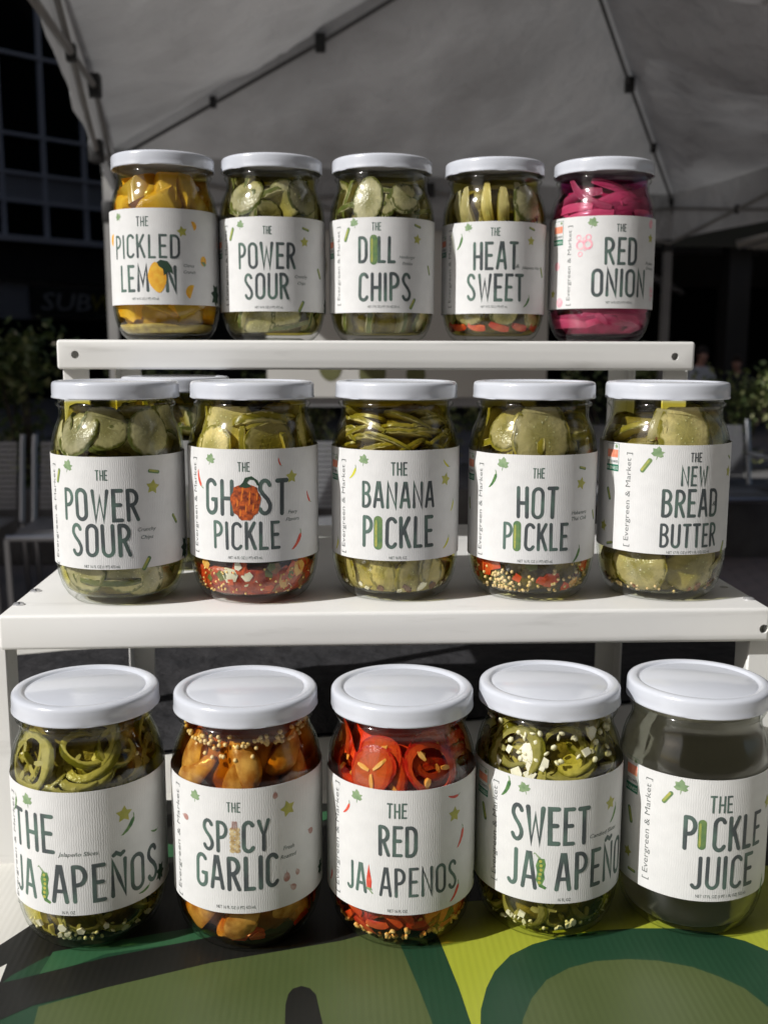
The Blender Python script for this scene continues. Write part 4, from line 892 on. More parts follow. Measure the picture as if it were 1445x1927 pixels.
def r_jal(jar, rnd):
    for z, n, R_ in ((103, 8, 13), (93, 9, 15), (19, 9, 13)):
        for i in range(n):
            phi = 2 * pi * i / n + rnd.uniform(-.2, .2); face = rnd.random() < .45
            rot = (rnd.uniform(-.5, .5), rnd.uniform(-.5, .5), rnd.uniform(0, 6)) if face else (-.9 + rnd.uniform(-.3, .3), rnd.uniform(-.4, .4), rnd.uniform(-.4, .4))
            put(jar, 'jalapeno_ring', P_ring(rnd, rnd.uniform(R_ - 2, R_ + 2), rnd.uniform(3, 4.4)), JL(), phi, z + rnd.uniform(-3, 3), rnd.uniform(3, 6) if face else R_ * .6, rot, lay=rnd.uniform(0, 2.4))
    put(jar, 'jalapeno_ring', P_ring(rnd, 17, 5, wall=.3), JL(), -.75, 99, 2.5, (0, .1, .5), lay=0)
    for k in range(4): put(jar, 'jalapeno_ring', P_ring(rnd, 15.5, 3.2, wall=.36), JL(), .10 + .10 * k, 90 + 5.6 * k, 9.5, (-.85, .25, .1 + .3 * k), lay=.2 + .5 * k)
    seeds(jar, 'pepper_seeds', M['pseed'], scatter(rnd, 90, 5.5, 12, (1, 3)) + scatter(rnd, 10, 92, 106, (1, 3)), 1.35, (1, .8, .38))
    for i in range(12): put(jar, 'garlic_piece', P_chip(rnd, rnd.uniform(1.5, 3), 1.4), M['white_bit'], rnd.uniform(-1.4, 1.4), rnd.uniform(6.5, 15), 1.5, (0, 0, 0), lay=rnd.uniform(0, .6))
def r_garlic(jar, rnd):
    for z, n in ((101, 7), (90, 7), (21, 7), (13, 6)):
        for i in range(n):
            phi = 2 * pi * i / n + rnd.uniform(-.2, .2)
            put(jar, 'garlic_clove', P_clove(rnd, rnd.uniform(25, 31), rnd.uniform(14, 18)), M['clove'], phi, z + rnd.uniform(-2, 2), rnd.uniform(6, 8), (rnd.uniform(-.3, .3), rnd.uniform(-.4, .4), pi / 2 + rnd.uniform(-.8, .8) if z > 60 else rnd.uniform(-.9, .9)), lay=rnd.uniform(0, 1.6))
    seeds(jar, 'mustard_seeds', M['mustard'], scatter(rnd, 120, 109, 114, (1.2, 2.2), full=.95) + scatter(rnd, 16, 103, 110, (1.2, 2), phis=[.1, .25, -.5]), 1.25, (1, 1, 1))
    for i in range(12): put(jar, 'chili_piece', P_chip(rnd, rnd.uniform(4, 7), 1.5), M['redbit'], rnd.uniform(-pi, pi), rnd.uniform(8, 18), 1.5, (rnd.uniform(-.4, .4), rnd.uniform(-.4, .4), 0), lay=rnd.uniform(0, .6))
def r_redjal(jar, rnd):
    for z, n, R_ in ((103, 7, 13), (93, 8, 14), (18, 9, 12)):
        for i in range(n):
            phi = 2 * pi * i / n + .35 + rnd.uniform(-.2, .2); face = rnd.random() < .6
            rot = (rnd.uniform(-.4, .4), rnd.uniform(-.5, .5), rnd.uniform(0, 6)) if face else (1.0, rnd.uniform(-.5, .5), rnd.uniform(-.4, .4))
            put(jar, 'red_pepper_ring', P_ring(rnd, rnd.uniform(R_ - 2, R_ + 1), rnd.uniform(4, 5), wall=.34, fill=rnd.random() < .5), RJL(), phi, z + rnd.uniform(-2, 2), rnd.uniform(3, 6) if face else R_ * .6, rot, lay=rnd.uniform(1, 3))
    put(jar, 'red_pepper_ring', P_ring(rnd, 13.5, 4.5, wall=.26, fill=True), RJL(), -.50, 96, 1.5, (0, 0, .9), lay=0)
    put(jar, 'red_pepper_ring', P_ring(rnd, 15.5, 4.5, wall=.25), RJL(), .38, 97, 1.5, (.05, .1, 2.4), lay=0)
    for i in range(30): put(jar, 'red_pepper_piece', P_strip(rnd, rnd.uniform(9, 16), rnd.uniform(3.5, 6), 2, rnd.uniform(-1.2, 1.2)), [M['redbit'], M['rjal_skin']], -pi + 2 * pi * i / 30, rnd.uniform(9, 24), .8, (rnd.uniform(-.4, .4), rnd.uniform(-.3, .3), rnd.uniform(0, 3)), lay=rnd.uniform(.5, 2))
    seeds(jar, 'pepper_seeds', M['oseed'], scatter(rnd, 150, 5.5, 13, (1, 2.4)) + scatter(rnd, 14, 90, 106, (2, 5)), 1.8, (1, .8, .38))
def r_sweet(jar, rnd):
    r_jal(jar, rnd)
    seeds(jar, 'loose_pepper_seeds', M['pseed'], scatter(rnd, 22, 98, 112, (.8, 2), full=1, phis=[-.6, -.35, .5, .75]) + scatter(rnd, 40, 109, 113, (.8, 2), full=1), 2.0, (1, .8, .42))
    for i in range(18): put(jar, 'garlic_piece', P_chip(rnd, rnd.uniform(2, 5), 2), M['white_bit'], rnd.choice((-.75, -.55, -.4, .45)) + rnd.gauss(0, .15), rnd.uniform(90, 111), 1, (rnd.uniform(-.5, .5), rnd.uniform(-.5, .5), 0), lay=rnd.uniform(0, .3))
def r_juice(jar, rnd):
    P = [(max(0, r - .25), z) for r, z in PROF_IN[::-1] if z < 116]; P[0] = (0, 4.15); P = [(r, z + .25 if z < 10 else z) for r, z in P]
    MB().lathe(mm(P + [(inner_r(117) - .25, 117), (0, 117)]), 72).build('brine', M['juice'], jar, True, 60)
    seeds(jar, 'spice_specks', M['brownbit'], scatter(rnd, 50, 6, 22, (2, 14)), .35)

# ------------------------------------------------------------------ ground and table
def W(x, y, z): return (x, y, z + CAM_Z)
M['ground'] = mat('plaza_paving', (0.24, 0.21, 0.19), (0.17, 0.155, 0.145), rough=0.85, scale=1.5, bump=0.3, bscale=40, dist=0.004)
M['paver'] = mat('brick_paver', (0.42, 0.31, 0.26), (0.32, 0.27, 0.24), rough=0.85, scale=6, bump=0.3, bscale=80, dist=0.003)
b = MB(); b.add([(-150, -150, 0), (150, -150, 0), (150, 150, 0), (-150, 150, 0)], [(0, 1, 2, 3)])
ground = b.build('ground', M['ground']); ground['kind'] = 'structure'
pv = MB().box((-.098, -.048, 0.001), (.098, .048, .012)).mesh('paver')
pv.materials.append(M['paver']); rp_ = random.Random(5)
for j in range(34):
    for i in range(9):
        if (i + j * 9) > 298: continue
        o = link('paver', pv, ground, loc=(1.75 + i * .2 + (j % 2) * .1 + j * .018, 4.2 + j * .1, rp_.uniform(-.0006, .0006)))

M['tablecloth'] = mat('white_table_surface', (0.60, 0.585, 0.54), (0.66, 0.65, 0.60), rough=0.6, scale=12, bump=0.1, bscale=300)
M['steel'] = mat('grey_table_leg', (0.25, 0.25, 0.26), rough=0.4, metal=0.8)
TZ = CAM_Z + ROW_Z[2] - .0035
tb = empty('market_table', (0.03, .60, 0)); tag(tb, 'long white market table under the printed board and the shelf stand', 'table')
t_ = MB().box((-.78, -.38, TZ - .035), (.80, .44, TZ)).build('table_top', M['tablecloth'], tb); finish(t_, .004, 2)
for sx in (-.70, .72):
    for sy in (-.30, .36):
        MB().tube([(sx, sy, 0), (sx, sy, TZ - .036)], .014, 10).build('leg', M['steel'], tb, True, 40)

# printed corrugated board under the front row
def mat_board(name, c1, c2):
    m = mat(name, c1, c2, rough=0.42, spec=0.4, scale=14, mixlo=.3, mixhi=.75)
    nt = m.node_tree; p = nt.nodes['Principled BSDF']; tc = N(nt, 'ShaderNodeTexCoord'); sp = N(nt, 'ShaderNodeSeparateXYZ'); nt.links.new(tc.outputs['Object'], sp.inputs[0])
    a = N(nt, 'ShaderNodeMath', operation='MULTIPLY'); a.inputs[1].default_value = 2 * pi / .0036; nt.links.new(sp.outputs['X'], a.inputs[0])
    s = N(nt, 'ShaderNodeMath', operation='SINE'); nt.links.new(a.outputs[0], s.inputs[0])
    bp = N(nt, 'ShaderNodeBump'); bp.inputs['Strength'].default_value = .3; bp.inputs['Distance'].default_value = .00008
    nt.links.new(s.outputs[0], bp.inputs['Height']); nt.links.new(bp.outputs[0], p.inputs['Normal']); return m
M['b_olive'] = mat_board('board_olive', lin(74, 86, 48), lin(84, 95, 57))
M['b_black'] = mat_board('board_black', lin(24, 24, 22), lin(34, 34, 30))
M['b_dark'] = mat_board('board_dark_green', lin(30, 62, 42), lin(38, 70, 48))
M['b_mid'] = mat_board('board_mid_green', lin(48, 88, 58), lin(54, 96, 64))
M['b_lime'] = mat_board('board_lime', lin(154, 162, 48), lin(166, 172, 60))
M['b_white'] = mat_board('board_white', lin(214, 212, 204), lin(222, 220, 212))
f_, fw_, rt_, up_ = F_PX, fw, rt, up
BZ = TZ - CAM_Z + .0035
BOARD = [
('b_black', [(-0.183, 0.477), (-0.171, 0.489), (-0.160, 0.508), (-0.141, 0.533), (-0.125, 0.587), (-0.114, 0.657), (0.004, 0.646), (0.352, 0.640), (0.222, 0.387), (-0.157, 0.404)]),  # black print merged with the jars' shadow, painted as one dark shape
('b_white', [(-0.176, 0.457), (-0.162, 0.473), (-0.160, 0.449), (-0.169, 0.437)]),
('b_dark', [(-0.168, 0.415), (-0.163, 0.449), (-0.157, 0.463), (-0.144, 0.478), (-0.070, 0.501), (-0.055, 0.490), (-0.110, 0.454), (-0.124, 0.413)]),
('b_mid', [(-0.144, 0.459), (-0.142, 0.482), (-0.107, 0.492), (-0.070, 0.502), (-0.064, 0.490), (-0.115, 0.479)]),
('b_black', [(-0.177, 0.441), (-0.160, 0.457), (-0.147, 0.462), (-0.114, 0.476), (-0.066, 0.491), (0.003, 0.521), (0.020, 0.499), (0.003, 0.485), (-0.061, 0.469), (-0.109, 0.451), (-0.140, 0.439), (-0.163, 0.420)]),
('b_olive', [(-0.133, 0.405), (-0.137, 0.438), (-0.109, 0.451), (-0.061, 0.469), (0.003, 0.485), (0.035, 0.498), (0.043, 0.443), (0.047, 0.397)]),
('b_mid', [(-0.118, 0.600), (-0.097, 0.592), (-0.070, 0.605), (0.004, 0.639), (0.004, 0.627), (-0.068, 0.591), (-0.095, 0.577), (-0.114, 0.578)]),
('b_black', [(-0.022, 0.398), (-0.023, 0.434), (-0.022, 0.442), (-0.020, 0.446), (-0.016, 0.448), (-0.012, 0.446), (-0.009, 0.441), (-0.008, 0.434), (-0.002, 0.397)]),
('b_dark', [(0.030, 0.499), (0.052, 0.498), (0.059, 0.443), (0.063, 0.396), (0.047, 0.397), (0.040, 0.443)]),
('b_lime', [(0.052, 0.498), (0.059, 0.518), (0.103, 0.522), (0.158, 0.549), (0.212, 0.559), (0.301, 0.542), (0.222, 0.387), (0.063, 0.396), (0.059, 0.443)]),
('b_dark', [(0.062, 0.394), (0.067, 0.426), (0.072, 0.442), (0.078, 0.455), (0.088, 0.468), (0.101, 0.477), (0.119, 0.484), (0.139, 0.488), (0.159, 0.489), (0.179, 0.488), (0.197, 0.483), (0.211, 0.475), (0.220, 0.465), (0.235, 0.443), (0.226, 0.387)]),
('b_olive', [(0.079, 0.394), (0.085, 0.418), (0.092, 0.433), (0.102, 0.447), (0.115, 0.456), (0.129, 0.461), (0.146, 0.462), (0.161, 0.460), (0.176, 0.454), (0.186, 0.446), (0.195, 0.436), (0.201, 0.420), (0.199, 0.388)])]
bd = MB().box((-.20, .20, TZ + .0002), (.62, .668, TZ + .003)).build('printed_board', M['b_white'], None)
tag(bd, 'flat corrugated board printed with green and lime shapes under the front row', 'sign board')
for i, (key, pts) in enumerate(BOARD):
    z = TZ + .003 + .00006 * (i + 1)
    MB().add([(x, y, z) for x, y in pts], [tuple(range(len(pts)))]).build('print_shade_shape', M[key], bd)

# ------------------------------------------------------------------ white metal stands
def hole_mesh(x, y, z, r, axis='Y', L=.02):
    b = MB(); n = 20
    if axis == 'Y': b.tube([(x, y - L, z), (x, y + L, z)], r, n)
    else: b.tube([(x, y, z - L), (x, y, z + L)], r, n)
    return b
def stand(name, label, x0, x1, y0, y1, ztop, lip, foot, legw, ylegs, holes, tops):
    root = empty(name, ((x0 + x1) / 2, (y0 + y1) / 2, foot)); tag(root, label, 'shelf stand')
    ox, oy, oz = root.location
    T = .0016
    out = MB().box((x0 - ox, y0 - oy, ztop - lip - oz), (x1 - ox, y1 - oy, ztop - oz)).build('shelf', M['shelf'], root)
    cut = MB().box((x0 - ox + T, y0 - oy + T, ztop - lip - oz - .01), (x1 - ox - T, y1 - oy - T, ztop - T - oz))
    bores = MB()
    for (hx, hz) in holes:
        h = hole_mesh(hx - ox, y0 - oy, hz - oz, .0027, 'Y', .005); bores.add(h.v, h.f)
    for (hx, hy) in tops:
        h = hole_mesh(hx - ox, hy - oy, ztop - oz, .0030, 'Z', .004); bores.add(h.v, h.f)
    cm = cut.mesh('cutter')
    # the bevel first, then the hollow: keep the folded edges round
    md = out.modifiers.new('v', 'BEVEL'); md.width = .0022; md.segments = 3; md.limit_method = 'ANGLE'
    dg = bpy.context.evaluated_depsgraph_get(); dg.update()
    out.data = bpy.data.meshes.new_from_object(out.evaluated_get(dg), depsgraph=dg); out.modifiers.clear()
    finish(out, cut=cm); finish(out, cut=bores.mesh('cutter'))
    out.data.name = 'shelf'
    for (lx, ly, sx, sy) in ylegs:
        b = MB(); g = .0016
        b.box((min(lx, lx + sx * legw) - ox, ly - oy, 0), (max(lx, lx + sx * legw) - ox, ly - oy + g, ztop - T - .0005 - oz))
        b.box((min(lx, lx + sx * g) - ox, min(ly + g, ly + g + sy * legw) - oy, 0), (max(lx, lx + sx * g) - ox, max(ly + g, ly + g + sy * legw) - oy, ztop - T - .0005 - oz))
        o = b.build('leg', M['shelf'], root); finish(o, .0006, 1)
    return root
X0, X1 = -.1885, .2555
mid = stand('display_stand', 'lower white metal display stand carrying the middle row of jars', X0, X1, .568, .862, CAM_Z + ROW_Z[1], .0205, TZ, .0185,
      [(-.1868, .5745, -1, 1), (.2460, .5745, 1, 1), (-.1715, .856, 1, -1), (.2480, .856, -1, -1)], [(.2517, CAM_Z - .1615)], [(.2475, .6213)])
top = stand('display_stand', 'upper white metal display stand with the top row of five jars', -.1905, .2590, .7265, .858, CAM_Z + ROW_Z[0], .0205, CAM_Z + ROW_Z[1], .0182,
      [(-.1882, .7330, 1, 1), (.2567, .7330, -1, 1), (-.1738, .852, 1, -1), (.2490, .852, -1, -1)], [(-.1778, CAM_Z - .0048), (.2445, CAM_Z - .0050)], [])
for (x, y) in ((-.1838, .5925), (-.1835, .626), (.2505, .5895)):
    b = MB(); z = CAM_Z + ROW_Z[1]
    b.lathe([(0, .0012), (.0012, .00115), (.0026, .0008), (.0033, .0002), (.0033, -.0004)], 20)
    s = b.build('screw', M['screw'], mid, True, 50, loc=(x - mid.location.x, y - mid.location.y, z - mid.location.z + .0004))
    finish(s, cut=MB().box((-.004, -.0004, .0005), (.004, .0004, .003), M=Matrix.Rotation(.5 + x * 9, 4, 'Z')).mesh('c'))

# ------------------------------------------------------------------ jars
J = 'clear glass jar with white lid '
make_jar(1, 'lemon_jar', 'clear glass jar of bright yellow lemon wedges at the left end of the top shelf', 'br_gold', r_lemon, corem='lemon')
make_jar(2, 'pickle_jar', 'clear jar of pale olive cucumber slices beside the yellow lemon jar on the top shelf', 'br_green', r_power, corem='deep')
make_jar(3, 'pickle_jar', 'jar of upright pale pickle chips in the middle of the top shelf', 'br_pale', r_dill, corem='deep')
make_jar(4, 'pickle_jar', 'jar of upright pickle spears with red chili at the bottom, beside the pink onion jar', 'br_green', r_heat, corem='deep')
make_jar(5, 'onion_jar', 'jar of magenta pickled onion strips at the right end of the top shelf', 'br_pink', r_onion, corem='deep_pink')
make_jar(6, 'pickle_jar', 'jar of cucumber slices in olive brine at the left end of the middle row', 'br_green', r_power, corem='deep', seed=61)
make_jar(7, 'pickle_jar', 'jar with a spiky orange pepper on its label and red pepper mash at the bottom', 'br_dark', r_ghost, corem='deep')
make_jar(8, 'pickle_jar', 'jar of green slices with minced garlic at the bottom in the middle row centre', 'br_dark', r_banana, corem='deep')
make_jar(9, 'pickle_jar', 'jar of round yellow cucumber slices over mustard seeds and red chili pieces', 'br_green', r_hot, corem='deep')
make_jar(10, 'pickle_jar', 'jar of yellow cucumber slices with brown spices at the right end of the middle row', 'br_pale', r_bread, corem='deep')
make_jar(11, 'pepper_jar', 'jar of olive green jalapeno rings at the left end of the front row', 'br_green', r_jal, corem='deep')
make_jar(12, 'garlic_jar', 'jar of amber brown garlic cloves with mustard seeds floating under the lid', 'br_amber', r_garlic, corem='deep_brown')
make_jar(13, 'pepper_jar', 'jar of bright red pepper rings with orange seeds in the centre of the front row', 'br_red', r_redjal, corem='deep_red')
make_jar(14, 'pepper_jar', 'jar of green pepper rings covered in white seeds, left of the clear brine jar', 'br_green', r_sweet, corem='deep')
make_jar(15, 'brine_jar', 'jar of clear brine without vegetables at the right end of the front row', None, r_juice)
JARS[16] = dict(p=[-.107, .712], lab=[24, 89], L=[['POWER', -24, 18, 50, 69]], S=[['Crunchy', 18, 28, 45]], D=[])
# the jar behind the middle row
def hidden():
    rnd = random.Random(16); d = JARS[16]
    jar = empty('pickle_jar', (d['p'][0], d['p'][1], CAM_Z + ROW_Z[1])); tag(jar, 'shaded pickle jar half hidden behind the two left jars of the middle row', 'jar', 'jars of pickles set out in rows on the white stand')
    link('glass', _parts['g'], jar, mats=M['glass']); link('lid', _parts['l'], jar)
    me = _parts['b117.5'].copy(); me.materials.clear(); me.materials.append(M['br_green']); link('brine', me, jar)
    core(jar, M['deep']); r_power(jar, rnd)
    MBl = Flat(); MBl.rect(-110, 110, 24, 89, .15); MBl.uv = [(0, 0)] * len(MBl.v); MBl.build('label', M['label'], jar)
hidden()

# ------------------------------------------------------------------ black cloth behind the front row
M['blackcloth'] = mat('black_fabric', (0.022, 0.022, 0.024), (0.035, 0.034, 0.036), rough=0.9, spec=0.2, scale=20, bump=0.8, bscale=45, dist=0.01)
b = MB(); nx, ny = 110, 34; V = []
for j in range(ny + 1):
    for i in range(nx + 1):
        u, v = i / nx, j / ny; x = -.60 + 1.25 * u; y = .742 + .25 * (x + .13) + v * .30
        y = min(y, 1.035); e = max(0, min(1, v * 10)) * max(0, min(1, (.83 - y) * 30)) * max(0, min(1, (x + .12) * 25)) * max(0, min(1, (.235 - x) * 25))
        V.append((x, y, TZ + .0035 + .0012 * noise.noise(Vector((x * 40, y * 40, 3))) + .040 * e ** .5 * (1 + .35 * noise.noise(Vector((x * 22, y * 30, 0))))))
F = [(j * (nx + 1) + i, j * (nx + 1) + i + 1, (j + 1) * (nx + 1) + i + 1, (j + 1) * (nx + 1) + i) for j in range(ny) for i in range(nx)]
n0 = len(V); V += [(x, y, TZ + .0015) for x, y, z in V]; F += [tuple(k + n0 for k in f[::-1]) for f in F]
cl = MB().add(V, F).build('folded_cloth', M['blackcloth'], None, True); tag(cl, 'folded black cloth lying on the table behind the front row under the stand', 'cloth')

# ------------------------------------------------------------------ white banner behind the stand
M['banner'] = mat('banner_vinyl', (0.50, 0.49, 0.46), (0.56, 0.55, 0.52), rough=0.6, scale=3)
M['banner_green'] = mat('banner_print_olive', lin(88, 90, 52), lin(104, 104, 66), rough=0.6, scale=14)
M['alu'] = mat('dull_aluminium', (0.34, 0.34, 0.35), rough=0.4, metal=0.7)
bn = empty('pull_up_banner', (.24, 3.2, 0)); tag(bn, 'pale banner with printed olive pickles standing under the tent behind the jars', 'banner')
b = MB(); b.box((-.44, -.003, .05 + 1.10), (.43, .003, 1.66)); b.build('banner_sheet', M['banner'], bn)
b = MB(); b.box((-.46, -.02, 1.655), (.45, .02, 1.69)); b.build('top_rail', M['alu'], bn)
b = MB(); b.box((-.40, .01, 1.12), (.40, .04, 1.16)); b.build('lower_rail', M['alu'], bn)
for sx in (-.36, .36): MB().tube([(sx, .02, 0), (sx, .02, 1.66)], .011, 8).build('pole', M['alu'], bn, True, 40)
for sx in (-.36, .36): MB().box((sx - .02, -.22, 0), (sx + .02, .22, .02)).build('foot', M['alu'], bn)
for (x, z, r, q) in ((-.245, 1.245, .036, 1.25), (-.115, 1.225, .042, 1.2), (.02, 1.22, .03, 1.3), (.33, 1.60, .05, 1.3), (-.30, 1.55, .045, 1.3)):
    b = MB(); n = 18; v = [(x + r * cos(2 * pi * i / n), -.0042, z + q * r * sin(2 * pi * i / n)) for i in range(n)]; b.add(v, [tuple(range(n))[::-1]]); b.build('printed_pickle', M['banner_green'], bn)

# ------------------------------------------------------------------ market tent
M['fabric'] = mat('tent_fabric', (0.52, 0.525, 0.53), (0.76, 0.77, 0.775), rough=0.75, spec=0.2, scale=1.6, bump=1.0, bscale=7, dist=0.06, trans=0.10)
M['pole'] = mat('tent_pole_paint', (0.26, 0.255, 0.25), (0.32, 0.315, 0.30), rough=0.45, scale=8)
M['dark_pole'] = mat('grey_steel_tube', (0.10, 0.10, 0.10), rough=0.4)
M['bracket'] = mat('black_plastic', (0.02, 0.02, 0.02), rough=0.5)
EZ = .85
LR = Vector((-.97, 4.72, EZ)); RR = Vector((1.93, 5.88, EZ)); LF = LR + Vector((.86, -5.8, 0)); RF = RR + Vector((.84, -5.8, 0)); PK = Vector((.82, 3.84, 1.62))
up3 = Vector((0, 0, CAM_Z))
tent = empty('market_tent', (.7, 3.8, 0)); tag(tent, 'grey white pop-up market tent with folding frame behind the jars', 'tent'); TO = Vector(tent.location)
def tp(p): return Vector(p) + up3 - TO
def panel(A, B, P, sag, seed):
    n = 60; V = []; F = []; idx = {}
    nrm = (B - A).cross(P - A).normalized()
    if nrm.z < 0: nrm = -nrm
    for i in range(n + 1):
        for j in range(n + 1 - i):
            u, v = i / n, j / n; p = A * (1 - u - v) + B * u + P * v
            e = 27 * u * v * (1 - u - v); edge = min(u, v, 1 - u - v) * 3
            w = noise.noise(Vector((p.x * 1.6 + seed, p.y * 1.6, 0))) * .07 + noise.noise(Vector((p.x * 5 + seed, p.y * 2.2, p.z * 3))) * .030 + abs(noise.noise(Vector((p.x * 9 + p.y * 6, p.y * 2.5 - p.x * 2 + seed, p.z * 5)))) * .022
            p = p - nrm * (sag * max(0, e) ** .8) + nrm * w * min(1, edge * 2.5)
            idx[i, j] = len(V); V.append(tp(p))
    for i in range(n):
        for j in range(n - i):
            F.append((idx[i, j], idx[i + 1, j], idx[i, j + 1]))
            if i + j < n - 1: F.append((idx[i + 1, j], idx[i + 1, j + 1], idx[i, j + 1]))
    return MB().add(V, F).build('roof_panel', M['fabric'], tent, True)
LM = LR.lerp(LF, .5); RM = RR.lerp(RF, .5); PN = PK + (LF - LR) * .5
panel(LR, RR, PK, .12, 1); panel(LM, LR, PK, .10, 5); panel(RR, RM, PK, .10, 9); panel(RM, LM, PK, .10, 13)
panel(LM, RM, PN, .10, 2); panel(LF, LM, PN, .10, 6); panel(RM, RF, PN, .10, 10); panel(RF, LF, PN, .10, 14)
def valance(A, B, seed, drop=.25):
    n = 40; V = []; F = []; d = (B - A).normalized(); o = Vector((d.y, -d.x, 0))
    for i in range(n + 1):
        p = A.lerp(B, i / n); s = sin(pi * i / n)
        for k in range(4):
            q = k / 3; V.append(tp(p + Vector((0, 0, .012 - drop * q - .03 * s * q)) + o * (.02 + q * (.02 * noise.noise(Vector((i * .3 + seed, q, 0))) + .02))))
    for i in range(n):
        for k in range(3): a = i * 4 + k; F.append((a, a + 4, a + 5, a + 1))
    MB().add(V, F).build('valance', M['fabric'], tent, True)
valance(LR, RR, 1); valance(LR.lerp(LF, .56), LR, 5); valance(RR, RF, 9); valance(RF, LF, 3)
def bar(A, B, r=.009, name='truss_bar', m='pole'): return MB().tube([tp(A), tp(B)], r, 6).build(name, M[m], tent, True, 50)
def bracket(P, s=.03, M2=None): return finish(MB().box(tuple(-s * q for q in (.8, .8, 1.3)), tuple(s * q for q in (.8, .8, 1.3))).build('bracket', M['bracket'], tent, loc=tp(P)), .006, 2)
Cn = Vector((.72, 3.8, 0))
for c in (LR, RR, LF, RF):
    i_ = (Vector((PK.x, PK.y, 0)) - Vector((c.x, c.y, 0))).normalized() * .06
    g = Vector((c.x + i_.x * .3 - .02, c.y + i_.y * .3, -CAM_Z + .01))
    MB().box(tuple(tp(g) - Vector((.022, .022, 0))), tuple(tp(Vector((g.x, g.y, EZ - .03))) + Vector((.022, .022, 0)))).build('post', M['pole'], tent)
    MB().box(tuple(tp(g) - Vector((.05, .05, .008))), tuple(tp(g) + Vector((.05, .05, 0)))).build('foot_plate', M['steel'], tent)
    bracket((g.x, g.y, EZ - .06), .035); bracket((g.x, g.y, EZ - .26), .035)
def side(A, B):
    n_bars = 2
    i1 = (Vector((PK.x, PK.y, EZ)) - A).normalized() * .06; i2 = (Vector((PK.x, PK.y, EZ)) - B).normalized() * .06; A = A + i1; B = B + i2
    for k in range(2):
        a = A.lerp(B, k / 2); b_ = A.lerp(B, (k + 1) / 2); o = Vector((0, 0, -.07)); l = Vector((0, 0, -.26))
        bar(a + o, b_ + l); bar(a + l, b_ + o); bracket((a + b_) / 2 + (o + l) / 2, .016)
    m = A.lerp(B, .5); bracket(m + Vector((0, 0, -.07)), .026); bracket(m + Vector((0, 0, -.26)), .026)
side(LM, LR); side(LR, RR); side(RR, RM)
for c in (LR, RR, LF, RF):
    q = Vector((0, 0, -.05)); a = c.lerp(PK, .03) + q; m = c.lerp(PK, .52) + q * 1.3
    MB().tube([tp(a), tp(m), tp(PK + q)], .008, 6).build('hip_pole', M['dark_pole'], tent, True, 50)
    bracket(m, .026); bracket(c.lerp(PK, .27) + q, .018)
bracket(PK + Vector((0, 0, -.08)), .06)

# ------------------------------------------------------------------ benches
M['chrome'] = mat('bench_metal', (0.42, 0.43, 0.45), rough=0.28, metal=1)
M['slat'] = mat('bench_slat_grey', (0.30, 0.305, 0.32), (0.36, 0.365, 0.38), rough=0.4, metal=0.5, scale=8)
slat_me = {}
def bench(loc, rz, length, label, arms=True):
    r = empty('park_bench', loc, rz); tag(r, label, 'bench', 'metal slatted benches behind the tent')
    if length not in slat_me:
        m = MB().box((0, 0, 0), (length, .012, .020)).mesh('slat'); m.materials.append(M['slat'])
        m2 = MB().box((0, 0, 0), (length, .036, .012)).mesh('seat_slat'); m2.materials.append(M['slat']); slat_me[length] = (m, m2)
    m, m2 = slat_me[length]
    for i in range(13): link('slat', m, r, loc=(.03, .20 + i * .006, .49 + i * .0262))
    for i in range(9): link('seat_slat', m2, r, loc=(.03, -.24 + i * .048, .44 - (.01 if i == 0 else 0)))
    for x in (.0, length + .06):
        MB().tube([(x, .28, .86), (x, .255, .78), (x, .20, .48), (x, .18, .42)], .016, 8).build('back_post', M['chrome'], r, True, 50)
        if arms: MB().tube([(x, -.26, 0), (x, -.26, .60), (x, -.23, .645), (x, -.18, .655), (x, .22, .655)], .016, 8).build('arm_rest', M['chrome'], r, True, 50)
        if not arms: MB().tube([(x, -.24, 0), (x, -.26, .42)], .016, 8).build('leg', M['chrome'], r, True, 50)
        MB().tube([(x, .18, .42), (x, .26, 0)], .016, 8).build('leg', M['chrome'], r, True, 50)
    MB().tube([(0, -.26, .425), (length + .06, -.26, .425)], .016, 8).build('front_rail', M['chrome'], r, True, 50)
bench((-3.16, 5.0, 0), 0, 1.53, 'slatted metal bench at the left edge of the photo below the bushes', False)
bench((-1.51, 5.0, 0), 0, 1.53, 'slatted metal bench just behind the leftmost jar of the middle row', False)
bench((1.05, 6.1, 0), 0, 1.52, 'slatted metal bench with curved arm behind the right end of the middle row')

